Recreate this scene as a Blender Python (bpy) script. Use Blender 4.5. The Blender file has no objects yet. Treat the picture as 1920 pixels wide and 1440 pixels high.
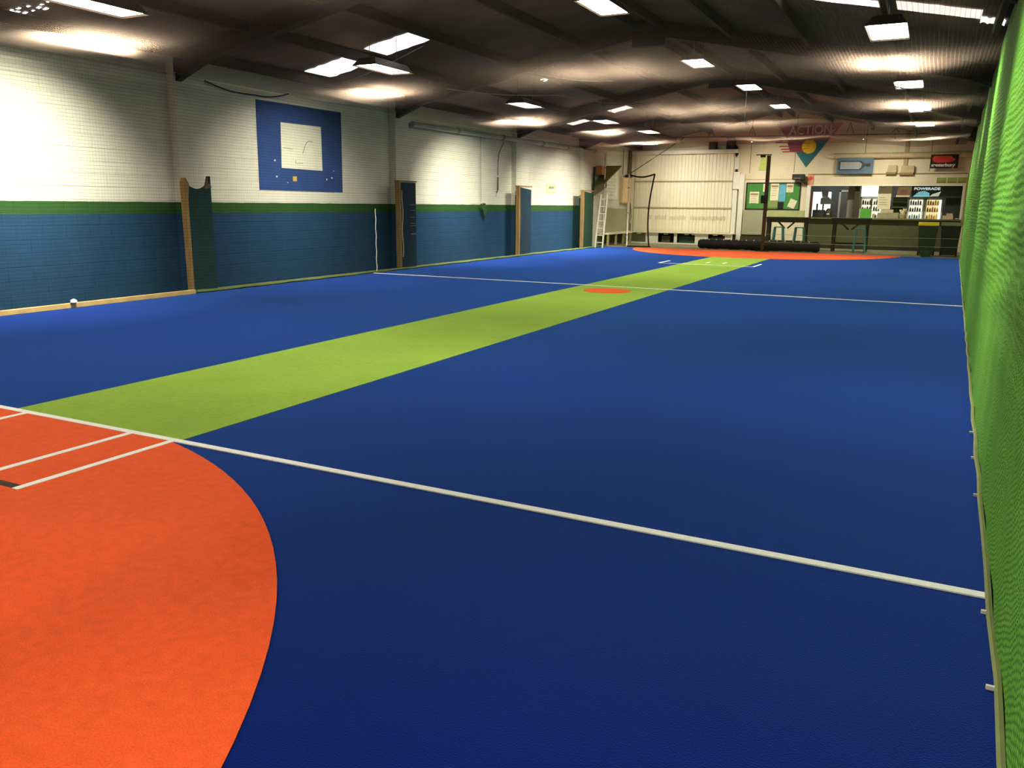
import bpy, math, random
from mathutils import Vector, Matrix
random.seed(7)
sc = bpy.context.scene
# ------------------------------------------------------------------ camera
EYE = 1.6
yaw, pitch, roll = -0.465377, -0.216702, 0.0103563
F = Vector((math.sin(yaw)*math.cos(pitch), math.cos(yaw)*math.cos(pitch), math.sin(pitch)))
Rr = Vector((math.cos(yaw), -math.sin(yaw), 0)); U = Rr.cross(F)
R2 = math.cos(roll)*Rr + math.sin(roll)*U; U2 = -math.sin(roll)*Rr + math.cos(roll)*U
cam = bpy.data.objects.new('camera', bpy.data.cameras.new('camera'))
sc.collection.objects.link(cam)
cam.data.sensor_width = 36; cam.data.lens = 36*1531.96/1920
cam.data.clip_start = 0.02; cam.data.clip_end = 200
m = Matrix.Identity(4)
for i in range(3):
    m[i][0], m[i][1], m[i][2] = R2[i], U2[i], -F[i]
m[2][3] = EYE
cam.matrix_world = m
sc.camera = cam
# ------------------------------------------------------------------ world, exposure
w = bpy.data.worlds.new('world'); sc.world = w; w.use_nodes = True
w.node_tree.nodes['Background'].inputs[0].default_value = (0.8, 0.85, 1, 1)
w.node_tree.nodes['Background'].inputs[1].default_value = 0.05
vs = sc.view_settings
vs.view_transform = 'Standard'; vs.look = 'None'; vs.gamma = 1; vs.use_curve_mapping = False
vs.exposure = -0.2
sc.cycles.use_denoising = True
sc.cycles.max_bounces = 8; sc.cycles.transparent_max_bounces = 24
sc.cycles.sample_clamp_indirect = 4.0
LAMP_POWER = 42.0
LAMP_WATT = 90.0
LAMP_COLOR = (1.0, 0.95, 0.80)
SKY_POWER = 3.2

# ------------------------------------------------------------------ helpers
def lin(c):
    return tuple(((v/255)/12.92 if v/255 <= 0.04045 else ((v/255+0.055)/1.055)**2.4) for v in c) + (1,)
MATS = {}
def nn(nt, t, **k):
    n = nt.nodes.new(t)
    for a, b in k.items(): setattr(n, a, b)
    return n
def mat(name, col, rough=0.7, metal=0.0, var=0.12, scale=6.0, bump=0.0, bscale=40.0, spec=0.3, sheen=0.0, sheen_col=None, stretch=None):
    if name in MATS: return MATS[name]
    M = bpy.data.materials.new(name); M.use_nodes = True; nt = M.node_tree
    b = nt.nodes['Principled BSDF']
    c = lin(col)
    tc = nn(nt, 'ShaderNodeTexCoord'); mp = nn(nt, 'ShaderNodeMapping')
    nt.links.new(tc.outputs['Object'], mp.inputs[0])
    if stretch: mp.inputs['Scale'].default_value = stretch
    n = nn(nt, 'ShaderNodeTexNoise'); n.inputs['Scale'].default_value = scale; n.inputs['Detail'].default_value = 5
    nt.links.new(mp.outputs[0], n.inputs['Vector'])
    r = nn(nt, 'ShaderNodeValToRGB')
    r.color_ramp.elements[0].position = 0.3; r.color_ramp.elements[1].position = 0.72
    r.color_ramp.elements[0].color = tuple(v*(1-var) for v in c[:3])+(1,)
    r.color_ramp.elements[1].color = tuple(min(1, v*(1+var)) for v in c[:3])+(1,)
    nt.links.new(n.outputs['Fac'], r.inputs[0]); nt.links.new(r.outputs[0], b.inputs['Base Color'])
    b.inputs['Roughness'].default_value = rough; b.inputs['Metallic'].default_value = metal
    b.inputs['Specular IOR Level'].default_value = spec
    if sheen:
        b.inputs['Sheen Weight'].default_value = sheen; b.inputs['Sheen Roughness'].default_value = 0.5
        b.inputs['Sheen Tint'].default_value = sheen_col or (1, 1, 1, 1)
    if bump:
        n2 = nn(nt, 'ShaderNodeTexNoise'); n2.inputs['Scale'].default_value = bscale; n2.inputs['Detail'].default_value = 4
        nt.links.new(mp.outputs[0], n2.inputs['Vector'])
        bp = nn(nt, 'ShaderNodeBump'); bp.inputs['Strength'].default_value = bump; bp.inputs['Distance'].default_value = 0.01
        nt.links.new(n2.outputs['Fac'], bp.inputs['Height']); nt.links.new(bp.outputs[0], b.inputs['Normal'])
    MATS[name] = M
    return M
def emis(name, col, strength, base=(200, 200, 200)):
    if name in MATS: return MATS[name]
    M = bpy.data.materials.new(name); M.use_nodes = True; nt = M.node_tree
    b = nt.nodes['Principled BSDF']; b.inputs['Base Color'].default_value = lin(base)
    b.inputs['Emission Color'].default_value = tuple(col[:3])+(1,); b.inputs['Emission Strength'].default_value = strength
    MATS[name] = M
    return M
def netmat(name, col, ax, cell, thick, trans=0.5, wob=0.02, lo=0.0, hi=1.0, vw=1.0):
    """knotted net: opaque threads on a square grid, open holes between"""
    M = bpy.data.materials.new(name); M.use_nodes = True; nt = M.node_tree; L = nt.links
    nt.nodes.remove(nt.nodes['Principled BSDF']); out = nt.nodes['Material Output']
    tc = nn(nt, 'ShaderNodeTexCoord'); sep = nn(nt, 'ShaderNodeSeparateXYZ')
    nz = nn(nt, 'ShaderNodeTexNoise'); nz.inputs['Scale'].default_value = 0.6; nz.inputs['Detail'].default_value = 2
    L.new(tc.outputs['Object'], nz.inputs['Vector'])
    mx = nn(nt, 'ShaderNodeVectorMath', operation='MULTIPLY_ADD')
    L.new(nz.outputs['Color'], mx.inputs[0]); mx.inputs[1].default_value = (wob*10,)*3
    L.new(tc.outputs['Object'], mx.inputs[2]); L.new(mx.outputs[0], sep.inputs[0])
    ms = []
    for a in ax:
        d = nn(nt, 'ShaderNodeMath', operation='DIVIDE'); L.new(sep.outputs[a], d.inputs[0]); d.inputs[1].default_value = cell
        f = nn(nt, 'ShaderNodeMath', operation='FRACT'); L.new(d.outputs[0], f.inputs[0])
        l = nn(nt, 'ShaderNodeMath', operation='LESS_THAN'); L.new(f.outputs[0], l.inputs[0]); l.inputs[1].default_value = thick/cell
        k = nn(nt, 'ShaderNodeMath', operation='MULTIPLY'); L.new(l.outputs[0], k.inputs[0]); k.inputs[1].default_value = 1.0 if ms else vw
        ms.append(k)
    mm = nn(nt, 'ShaderNodeMath', operation='MAXIMUM'); L.new(ms[0].outputs[0], mm.inputs[0]); L.new(ms[1].outputs[0], mm.inputs[1])
    df = nn(nt, 'ShaderNodeBsdfDiffuse'); df.inputs[0].default_value = lin(col)
    tl = nn(nt, 'ShaderNodeBsdfTranslucent'); tl.inputs[0].default_value = lin(col)
    mt = nn(nt, 'ShaderNodeMixShader'); mt.inputs[0].default_value = trans
    L.new(df.outputs[0], mt.inputs[1]); L.new(tl.outputs[0], mt.inputs[2])
    tr = nn(nt, 'ShaderNodeBsdfTransparent'); ms2 = nn(nt, 'ShaderNodeMixShader')
    mr = nn(nt, 'ShaderNodeMapRange'); mr.inputs['To Min'].default_value = lo; mr.inputs['To Max'].default_value = hi; L.new(mm.outputs[0], mr.inputs[0])
    L.new(mr.outputs[0], ms2.inputs[0]); L.new(tr.outputs[0], ms2.inputs[1]); L.new(mt.outputs[0], ms2.inputs[2])
    L.new(ms2.outputs[0], out.inputs['Surface'])
    MATS[name] = M
    return M
def wpos(o):
    v = Vector(o.location)
    while o.parent: o = o.parent; v += Vector(o.location)
    return v
class B:
    def __init__(s): s.v = []; s.f = []
    def add(s, vs, fs):
        n = len(s.v); s.v += [tuple(v) for v in vs]; s.f += [tuple(i+n for i in f) for f in fs]; return s
    def box(s, x0, x1, y0, y1, z0, z1):
        x0, x1 = sorted((x0, x1)); y0, y1 = sorted((y0, y1)); z0, z1 = sorted((z0, z1))
        return s.add([(x0,y0,z0),(x1,y0,z0),(x1,y1,z0),(x0,y1,z0),(x0,y0,z1),(x1,y0,z1),(x1,y1,z1),(x0,y1,z1)],
                     [(0,3,2,1),(4,5,6,7),(0,1,5,4),(1,2,6,5),(2,3,7,6),(3,0,4,7)])
    def prism(s, pts, ext):
        """closed polygon (3-D points) pushed along ext"""
        n = len(pts); e = Vector(ext)
        vs = [Vector(p) for p in pts] + [Vector(p)+e for p in pts]
        return s.add(vs, [tuple(range(n))[::-1], tuple(range(n, 2*n))] + [(i, (i+1) % n, (i+1) % n+n, i+n) for i in range(n)])
    def cyl(s, p0, p1, r0, r1=None, n=12, cap=True):
        p0, p1 = Vector(p0), Vector(p1); r1 = r0 if r1 is None else r1
        d = (p1-p0).normalized(); a = d.orthogonal().normalized(); b = d.cross(a)
        vs = [p0+(a*math.cos(t)+b*math.sin(t))*r0 for t in [2*math.pi*i/n for i in range(n)]]
        vs += [p1+(a*math.cos(t)+b*math.sin(t))*r1 for t in [2*math.pi*i/n for i in range(n)]]
        fs = [(i, (i+1) % n, (i+1) % n+n, i+n) for i in range(n)]
        if cap: fs += [tuple(range(n))[::-1], tuple(range(n, 2*n))]
        return s.add(vs, fs)
    def tube(s, pts, r, n=8):
        for a, b in zip(pts[:-1], pts[1:]): s.cyl(a, b, r, n=n)
        return s
    def bar(s, p0, p1, wx, wy):
        """square bar between two points; wx, wy half-widths"""
        p0, p1 = Vector(p0), Vector(p1); d = (p1-p0).normalized()
        a = Vector((1, 0, 0)); a = (a-d*a.dot(d))
        if a.length < 0.2: a = Vector((0, 1, 0)); a = a-d*a.dot(d)
        a.normalize(); b = d.cross(a)
        q = [(-1,-1),(1,-1),(1,1),(-1,1)]
        vs = [p0+a*x*wx+b*y*wy for x, y in q]+[p1+a*x*wx+b*y*wy for x, y in q]
        return s.add(vs, [(3,2,1,0),(4,5,6,7),(0,1,5,4),(1,2,6,5),(2,3,7,6),(3,0,4,7)])
    def grid(s, fn, nu, nv):
        vs = [fn(i/nu, j/nv) for j in range(nv+1) for i in range(nu+1)]
        return s.add(vs, [(j*(nu+1)+i, j*(nu+1)+i+1, (j+1)*(nu+1)+i+1, (j+1)*(nu+1)+i) for j in range(nv) for i in range(nu)])
    def lathe(s, c, prof, n=20):
        c = Vector(c)
        vs = [c+Vector((r*math.cos(2*math.pi*i/n), r*math.sin(2*math.pi*i/n), z)) for r, z in prof for i in range(n)]
        fs = [(k*n+i, k*n+(i+1) % n, (k+1)*n+(i+1) % n, (k+1)*n+i) for k in range(len(prof)-1) for i in range(n)]
        fs += [tuple(range(n))[::-1], tuple(range((len(prof)-1)*n, len(prof)*n))]
        return s.add(vs, fs)
    def build(s, name, m, parent=None, smooth=False, bevel=0.0, origin=None):
        if parent: o0 = wpos(parent)
        elif origin is not None: o0 = Vector(origin)
        else:
            xs = [v[0] for v in s.v]; ys = [v[1] for v in s.v]; zs = [v[2] for v in s.v]
            o0 = Vector(((min(xs)+max(xs))/2, (min(ys)+max(ys))/2, min(zs)))
        me = bpy.data.meshes.new(name)
        me.from_pydata([tuple(Vector(v)-o0) for v in s.v], [], s.f); me.update()
        o = bpy.data.objects.new(name, me); sc.collection.objects.link(o)
        if parent: o.parent = parent
        else: o.location = o0
        me.materials.append(m)
        if smooth:
            for p in me.polygons: p.use_smooth = True
            if hasattr(me, 'set_sharp_from_angle'): me.set_sharp_from_angle(angle=math.radians(35))
        if bevel:
            md = o.modifiers.new('bevel', 'BEVEL'); md.width = bevel; md.segments = 2; md.limit_method = 'ANGLE'
        return o
def tag(o, label=None, cat=None, group=None, kind=None):
    if label: o['label'] = label
    if cat: o['category'] = cat
    if group: o['group'] = group
    if kind: o['kind'] = kind
    return o
def thing(name, label, cat, loc, group=None):
    o = bpy.data.objects.new(name, None); o.empty_display_size = 0.1
    sc.collection.objects.link(o); o.location = loc
    return tag(o, label, cat, group)
def dup(o, loc=None, label=None, parent=None):
    c = o.copy(); sc.collection.objects.link(c)
    if parent: c.parent = parent
    if loc is not None: c.location = loc
    if label: c['label'] = label
    for ch in list(o.children): dup(ch, parent=c)
    return c
def text(name, body, size, m, parent, x, y, z, width=None, bold=0.0, shear=0.0, normal='-y', sx=1.0, height=None):
    """flat lettering standing on the x-z plane facing -y, fitted to width/height, lower left corner at x,z"""
    cu = bpy.data.curves.new(name, 'FONT'); cu.body = body; cu.size = size; cu.offset = bold; cu.shear = shear; cu.extrude = 0.002
    t = bpy.data.objects.new('tmp', cu); sc.collection.objects.link(t)
    dg = bpy.context.evaluated_depsgraph_get(); dg.update()
    me = bpy.data.meshes.new_from_object(t.evaluated_get(dg)); bpy.data.objects.remove(t)
    xs = [v.co.x for v in me.vertices]; ys = [v.co.y for v in me.vertices]
    kx = width/(max(xs)-min(xs)) if width else 1
    ky = height/(max(ys)-min(ys)) if height else kx
    x0, y0 = min(xs), min(ys); o0 = wpos(parent)
    for v in me.vertices:
        a, b, c = (v.co.x-x0)*kx, (v.co.y-y0)*ky, v.co.z
        v.co = Vector((x+a, y-c, z+b))-o0
    me.name = name; me.materials.clear(); me.materials.append(m)
    o = bpy.data.objects.new(name, me); sc.collection.objects.link(o); o.parent = parent
    return o
ORD = ['first', 'second', 'third', 'fourth', 'fifth', 'sixth', 'seventh', 'eighth', 'ninth', 'tenth']

# ------------------------------------------------------------------ room constants
XL, YF, XR, YN = -12.05, 35.5, 1.25, -2.6      # wall planes
EAVE, RIDGE, XRG = 4.05, 5.35, -5.6
SL = (RIDGE-EAVE)/(XRG-XL)
def roofz(x): return RIDGE-abs(x-XRG)*SL
COURT_END = 30.95
NETX = -11.50

# ------------------------------------------------------------------ materials of the setting
def wall_left_mat():
    M = bpy.data.materials.new('painted_blockwork'); M.use_nodes = True; nt = M.node_tree; L = nt.links
    b = nt.nodes['Principled BSDF']; b.inputs['Roughness'].default_value = 0.75; b.inputs['Specular IOR Level'].default_value = 0.15
    g = nn(nt, 'ShaderNodeNewGeometry'); s = nn(nt, 'ShaderNodeSeparateXYZ'); L.new(g.outputs['Position'], s.inputs[0])
    nz = nn(nt, 'ShaderNodeTexNoise'); nz.inputs['Scale'].default_value = 2.5; L.new(g.outputs['Position'], nz.inputs['Vector'])
    wz = nn(nt, 'ShaderNodeMath', operation='MULTIPLY_ADD'); L.new(nz.outputs['Fac'], wz.inputs[0]); wz.inputs[1].default_value = 0.02; L.new(s.outputs[2], wz.inputs[2])
    def lt(src, v):
        n = nn(nt, 'ShaderNodeMath', operation='LESS_THAN'); L.new(src, n.inputs[0]); n.inputs[1].default_value = v; return n.outputs[0]
    def mix(f, a, c):
        n = nn(nt, 'ShaderNodeMix', data_type='RGBA'); L.new(f, n.inputs[0])
        for k, q in ((6, a), (7, c)):
            if isinstance(q, tuple): n.inputs[k].default_value = q
            else: L.new(q, n.inputs[k])
        return n.outputs[2]
    cream = mix(nz.outputs['Fac'], lin((208, 204, 186)), lin((226, 222, 204)))
    blue = mix(nz.outputs['Fac'], lin((27, 56, 88)), lin((34, 66, 100)))
    c1 = mix(lt(wz.outputs[0], 1.585), cream, lin((44, 78, 36)))
    c2 = mix(lt(wz.outputs[0], 1.385), c1, blue)
    c3 = mix(lt(s.outputs[1], 30.75), cream, c2)
    L.new(c3, b.inputs['Base Color'])
    # blocks 390 x 190 mm
    cb = nn(nt, 'ShaderNodeCombineXYZ'); ad = nn(nt, 'ShaderNodeMath', operation='ADD'); L.new(s.outputs[0], ad.inputs[0]); L.new(s.outputs[1], ad.inputs[1])
    L.new(ad.outputs[0], cb.inputs[0]); L.new(s.outputs[2], cb.inputs[1])
    br = nn(nt, 'ShaderNodeTexBrick'); br.inputs['Scale'].default_value = 1; br.inputs['Brick Width'].default_value = 0.4; br.inputs['Row Height'].default_value = 0.2
    br.inputs['Mortar Size'].default_value = 0.008; br.inputs['Mortar Smooth'].default_value = 0.4
    br.inputs['Color1'].default_value = (1,1,1,1); br.inputs['Color2'].default_value = (.97,.97,.97,1); br.inputs['Mortar'].default_value = (0,0,0,1)
    L.new(cb.outputs[0], br.inputs['Vector'])
    bp = nn(nt, 'ShaderNodeBump'); bp.inputs['Strength'].default_value = 0.7; bp.inputs['Distance'].default_value = 0.012
    L.new(br.outputs['Color'], bp.inputs['Height']); L.new(bp.outputs[0], b.inputs['Normal'])
    return M
M_WL = wall_left_mat()
M_CREAM = mat('cream_sheet_wall', (226, 214, 180), 0.8, var=0.05, scale=1.5)
M_WHITE = mat('white_paint', (226, 222, 206), 0.6, var=0.04)
M_DOOR = mat('roller_door_white', (232, 224, 196), 0.5, var=0.08, scale=3, stretch=(6, 6, .3))
M_ROOF = mat('dark_roof_lining', (100, 90, 84), 0.9, var=0.6, scale=.7, bump=0.6, bscale=6)
M_STEEL = mat('dark_painted_steel', (34, 30, 28), 0.7, var=0.15)
M_CONC = mat('concrete', (138, 132, 98), 0.75, var=0.15, scale=2)
M_WOOD = mat('raw_timber', (150, 118, 72), 0.8, var=0.25, scale=4, stretch=(8, 8, .6))
M_BLACK = mat('black_plastic', (20, 20, 20), 0.5, var=0.1)
M_GREYP = mat('grey_board', (158, 156, 128), 0.7, var=0.05)
M_OLIVE = mat('olive_counter_panel', (78, 82, 52), 0.7, var=0.08, scale=3)
M_DOLIVE = mat('dark_stained_timber', (44, 46, 32), 0.6, var=0.15)
M_TEAL = mat('teal_enamel', (52, 140, 140), 0.35, var=0.05, spec=0.5)
M_ALU = mat('aluminium', (190, 190, 165), 0.4, metal=0.4, var=0.06)
M_PIPE = mat('white_pipe', (225, 220, 196), 0.4, var=0.05)
M_GREY = mat('grey_metal', (120, 118, 108), 0.5, var=0.08)
def turf(name, col, bright, tint):
    M = bpy.data.materials.new(name); M.use_nodes = True; nt = M.node_tree; L = nt.links
    b = nt.nodes['Principled BSDF']; b.inputs['Roughness'].default_value = 0.85; b.inputs['Specular IOR Level'].default_value = 0.0
    g = nn(nt, 'ShaderNodeNewGeometry')
    n1 = nn(nt, 'ShaderNodeTexNoise'); n1.inputs['Scale'].default_value = 1.3; n1.inputs['Detail'].default_value = 6; n1.inputs['Roughness'].default_value = 0.65
    n2 = nn(nt, 'ShaderNodeTexNoise'); n2.inputs['Scale'].default_value = 160; n2.inputs['Detail'].default_value = 3
    n3 = nn(nt, 'ShaderNodeTexNoise'); n3.inputs['Scale'].default_value = 18; n3.inputs['Detail'].default_value = 4
    for n in (n1, n2, n3): L.new(g.outputs['Position'], n.inputs['Vector'])
    r = nn(nt, 'ShaderNodeValToRGB'); e = r.color_ramp.elements
    e[0].position = .3; e[1].position = .7; e[0].color = tuple(v*.84 for v in lin(col)[:3])+(1,); e[1].color = tuple(v*1.14 for v in lin(col)[:3])+(1,)
    mx = nn(nt, 'ShaderNodeMath', operation='MULTIPLY_ADD'); L.new(n2.outputs['Fac'], mx.inputs[0]); mx.inputs[1].default_value = 0.9
    ad = nn(nt, 'ShaderNodeMath', operation='MULTIPLY_ADD'); L.new(n1.outputs['Fac'], ad.inputs[0]); ad.inputs[1].default_value = .5; ad.inputs[2].default_value = -.42
    ae = nn(nt, 'ShaderNodeMath', operation='MULTIPLY_ADD'); L.new(n3.outputs['Fac'], ae.inputs[0]); ae.inputs[1].default_value = .45; L.new(ad.outputs[0], ae.inputs[2])
    L.new(ae.outputs[0], mx.inputs[2])
    L.new(mx.outputs[0], r.inputs[0]); L.new(r.outputs[0], b.inputs['Base Color'])
    bp = nn(nt, 'ShaderNodeBump'); bp.inputs['Strength'].default_value = 0.5; bp.inputs['Distance'].default_value = 0.006
    L.new(n2.outputs['Fac'], bp.inputs['Height']); L.new(bp.outputs[0], b.inputs['Normal'])
    b.inputs['Sheen Weight'].default_value = bright; b.inputs['Sheen Roughness'].default_value = 0.45
    b.inputs['Sheen Tint'].default_value = tint
    MATS[name] = M
    return M
M_BLUE = turf('blue_turf', (9, 18, 96), 1.0, (.095, .27, 1, 1))
M_GREEN = turf('green_turf', (140, 174, 70), .3, (.6, .8, .3, 1))
M_ORANGE = turf('orange_turf', (242, 92, 48), .4, (1, .45, .3, 1))
M_LINE = mat('white_line_turf', (250, 252, 248), 0.9, var=0.04, scale=30, bump=.3, bscale=150)
M_LINEBLK = mat('dark_line_turf', (62, 54, 48), 0.9)

# ------------------------------------------------------------------ shell
def struct(b, name, m, **k): return tag(b.build(name, m, **k), kind='structure')
struct(B().box(XL-.3, XR+.3, YN-.3, 39.6, -.25, -.012), 'floor', M_CONC)
wl = struct(B().box(XL-.25, XL, YN-.3, YF, -.01, EAVE+.1), 'wall_left', M_WL)
PILY = [(3.9, 4.4), (10.6, 11.12), (17.2, 17.78), (23.8, 24.7), (29.4, 30.3)]
for y0, y1 in PILY:
    B().box(XL, -11.88, y0, y1, -.01, EAVE).build('pilaster', M_WL, wl)
# far gable wall with the servery opening
g = B()
g.prism([(XL, YF, -.01), (-7.6-.0, YF, -.01), (-4.55, YF, -.01), (-4.55, YF, roofz(-4.55)), (XRG, YF, RIDGE), (XL, YF, EAVE)], (0, .2, 0))
g.prism([(-4.55, YF, 2.45), (.95, YF, 2.45), (.95, YF, roofz(.95)), (-4.55, YF, roofz(-4.55))], (0, .2, 0))
g.prism([(.95, YF, -.01), (XR+.2, YF, -.01), (XR+.2, YF, roofz(XR+.2)), (.95, YF, roofz(.95))], (0, .2, 0))
wf = struct(g, 'wall_far', M_CREAM)
b = B()
for x in (-6.95, -5.2, -2.6, -.3): b.box(x-.012, x+.012, YF-.008, YF, 2.95, roofz(x)-.05)
b.box(-7.3, -4.6, YF-.008, YF, 2.68, 2.70)
b.build('sheet_joint', mat('joint_brown', (150, 132, 98), .8), wf)
struct(B().box(XR, XR+.2, YN-.3, YF, -.01, EAVE+.1), 'wall_right', M_CREAM)
struct(B().prism([(XL-.2, YN, -.01), (XR+.2, YN, -.01), (XR+.2, YN, roofz(XR)), (XRG, YN, RIDGE), (XL-.2, YN, EAVE)], (0, -.2, 0)), 'wall_near', M_CREAM)
cl = B()
cl.prism([(XL-.3, YN-.2, roofz(XL-.3)), (XRG, YN-.2, RIDGE), (XR+.3, YN-.2, roofz(XR+.3)), (XR+.3, YN-.2, roofz(XR+.3)+.12), (XRG, YN-.2, RIDGE+.12), (XL-.3, YN-.2, roofz(XL-.3)+.12)], (0, YF-YN+.4, 0))
struct(cl, 'ceiling', M_ROOF)
# servery room behind the far wall
struct(B().box(-4.9, 1.3, 38.4, 38.55, -.01, 2.8), 'wall_servery_back', mat('grey_blue_wall', (104, 108, 112), .8, var=.05))
struct(B().box(-5.0, -4.9, YF+.2, 38.55, -.01, 2.8), 'wall_servery_left', mat('grey_blue_wall', (104, 108, 112)))
struct(B().box(1.2, 1.3, YF+.2, 38.55, -.01, 2.8), 'wall_servery_right', mat('charcoal_wall', (58, 62, 56), .8, var=.06))
struct(B().box(-5.0, 1.3, YF+.2, 38.55, 2.75, 2.85), 'ceiling_servery', M_WHITE)

# ------------------------------------------------------------------ roof framing
RAFY = [4.0, 10.7, 17.3, 23.9, 29.4]
RW = ['nearest the viewer', 'at the first padded pilaster', 'at the second padded pilaster', 'at the third padded pilaster', 'at the padded pilaster beside the ladder']
for i, y in enumerate(RAFY):
    t = thing('roof_rafter', 'dark steel roof rafter pair spanning the hall %s' % RW[i], 'rafter', (XRG, y, EAVE), 'dark steel rafters under the roof')
    for s in (-1, 1):
        xe = XL+.02 if s < 0 else XR-.02
        B().prism([(xe, y-.09, roofz(xe)-.03), (XRG, y-.09, RIDGE-.03), (XRG, y-.09, RIDGE-.33), (xe, y-.09, roofz(xe)-.33)], (0, .18, 0)).build('beam', M_STEEL, t)
        B().prism([(xe, y-.06, roofz(xe)-.34), (xe-s*.9, y-.06, roofz(xe-s*.9)-.34), (xe, y-.06, roofz(xe)-.5)], (0, .12, 0)).build('haunch', M_STEEL, t)
    B().box(XRG-.35, XRG+.35, y-.07, y+.07, RIDGE-.55, RIDGE-.33).build('ridge_plate', M_STEEL, t)
px_ = [-11.62, -10.14, -8.62, -7.1, -5.85, -5.35, -3.9, -2.4, -.88, .5]
for i, x in enumerate(px_):
    tag(B().box(x-.035, x+.035, YN+.02, YF-.01, roofz(x)-.19, roofz(x)-.02).build('roof_purlin', M_STEEL),
        'long dark roof purlin running down the hall, %s counted from the left wall' % ORD[i], 'purlin', 'dark purlins under the roof')
# translucent roof sheets let daylight in
M_SKY = emis('translucent_roof_sheet', (1, .97, .95), SKY_POWER)
M_SKY2 = emis('pinkish_translucent_sheet', (1, .80, .72), SKY_POWER*.6)
def roofpatch(b, x0, x1, y0, y1, jag=0.0):
    n = 10
    a = [(x0+(x1-x0)*i/n, y0+random.uniform(-jag, jag)) for i in range(n+1)]
    c = [(x1-(x1-x0)*i/n, y1+random.uniform(-jag, jag)) for i in range(n+1)]
    b.prism([(x, y, roofz(x)-.012) for x, y in a+c], (0, 0, -.006))
wn = 0
for (x0, x1, y0, y1, jag, mm) in [(-11.5, -10.3, 13.55, 14.35, .04, M_SKY), (-9.98, -8.75, 13.45, 14.2, .03, M_SKY), (-11.15, -10.2, 26.05, 26.6, .05, M_SKY2), (-9.6, -8.75, 25.45, 26.3, .04, M_SKY2),
                                 (-2.3, -1.0, 13.2, 13.62, .03, M_SKY), (-.76, .3, 13.05, 13.62, .02, M_SKY2), (.3, .6, 13.5, 13.85, .06, M_SKY), (-4.9, -4.5, 18.5, 18.8, .05, M_SKY)]:
    wn += 1
    b = B(); roofpatch(b, x0, x1, y0, y1, jag); struct(b, 'window_%d' % wn, mm)
b = B()
for k in range(14):
    x = random.uniform(-9.1, -8.65); y = 19.65+(x+8.9)*.1+random.uniform(-.12, .12); r = random.uniform(.02, .05)
    roofpatch(b, x-r, x+r, y-r*.6, y+r*.6, .01)
wn += 1; struct(b, 'window_%d' % wn, M_SKY)
b = B()
for k in range(16):
    x = -11.4+random.uniform(-.35, .35); y = 7.8+random.uniform(-.2, .2); r = random.uniform(.015, .04)
    roofpatch(b, x-r, x+r, y-r*.6, y+r*.6, .01)
wn += 1; struct(b, 'window_%d' % wn, M_SKY)

# ------------------------------------------------------------------ lamps
M_HOUS = mat('lamp_housing', (70, 58, 52), .5)
M_LAMP = emis('lamp_diffuser', LAMP_COLOR, LAMP_POWER, (255, 255, 240))
def make_lamp():
    t = thing('high_bay_light', 'lamp', 'ceiling light', (0, 0, 0), 'glowing rectangular lamps hung under the dark roof')
    h = B()  # hood: open-bottomed trapezoid tray
    a = [(-.26, -.6), (.26, -.6), (.26, .6), (-.26, .6)]; c = [(-.17, -.5), (.17, -.5), (.17, .5), (-.17, .5)]
    h.add([(x, y, -.02) for x, y in a]+[(x, y, .12) for x, y in c], [(4,5,6,7),(0,1,5,4),(1,2,6,5),(2,3,7,6),(3,0,4,7)])
    h.build('housing', M_HOUS, t)
    B().box(-.235, .235, -.57, .57, 0, .012).build('diffuser', M_LAMP, t)
    return t
def lamp_light(t, watt, sx, sy, dz, spread, rot=(0, 0, 0)):
    l = bpy.data.lights.new('lamp_beam', 'AREA'); l.shape = 'RECTANGLE'; l.size = sx; l.size_y = sy
    l.energy = watt; l.color = LAMP_COLOR; l.spread = math.radians(spread)
    o = bpy.data.objects.new('lamp_beam', l); sc.collection.objects.link(o); o.parent = t; o.location = (0, 0, dz); o.rotation_euler = rot
lamp0 = make_lamp()
LAMPS = [(-9.75, 7.55, 4.0, 'brightest long lamp at the top left, above the white wall'),
         (-9.28, 13.1, 4.0, 'long lamp beside the two white roof sheets, dark hood showing'),
         (-9.31, 19.1, 4.0, 'lamp above the wall pipe, between the second and third pads'),
         (-8.9, 23.7, 4.0, 'small lamp just right of the thin pinkish roof sheet'),
         (-8.75, 27.4, 4.0, 'furthest lamp of the left row, over the roller door corner'),
         (-5.15, 13.4, 4.75, 'lamp cut by the top edge in the middle of the hall'),
         (-5.1, 19.35, 4.75, 'lamp of the middle row with a small roof gap beside it'),
         (-4.8, 23.65, 4.75, 'lamp of the middle row with a thin cord hanging below'),
         (-4.75, 28.4, 4.75, 'furthest lamp of the middle row, before the triangular sign'),
         (-.83, 13.2, 4.0, 'largest glowing lamp near the green side net'),
         (-.7, 18.8, 4.0, 'second lamp of the right row along the green net'),
         (-.57, 23.5, 4.0, 'third lamp of the right row along the green net'),
         (-.49, 27.7, 4.0, 'furthest lamp of the right row above the servery'),
         (-9.5, 1.6, 4.0, 'added lamp of the left row behind the viewer'), (-5.1, 6.2, 4.75, 'added lamp of the middle row above the viewer'),  # last four lamps: added out of frame to light the near court
         (-1.6, 7.4, 4.0, 'added lamp of the right row over the near court'), (-2.2, 1.0, 4.0, 'added rearmost lamp of the right row')]
for i, (x, y, z, l) in enumerate(LAMPS):
    o = lamp0 if i == 0 else dup(lamp0)
    o.location = (x, y, z); o['label'] = l
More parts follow.
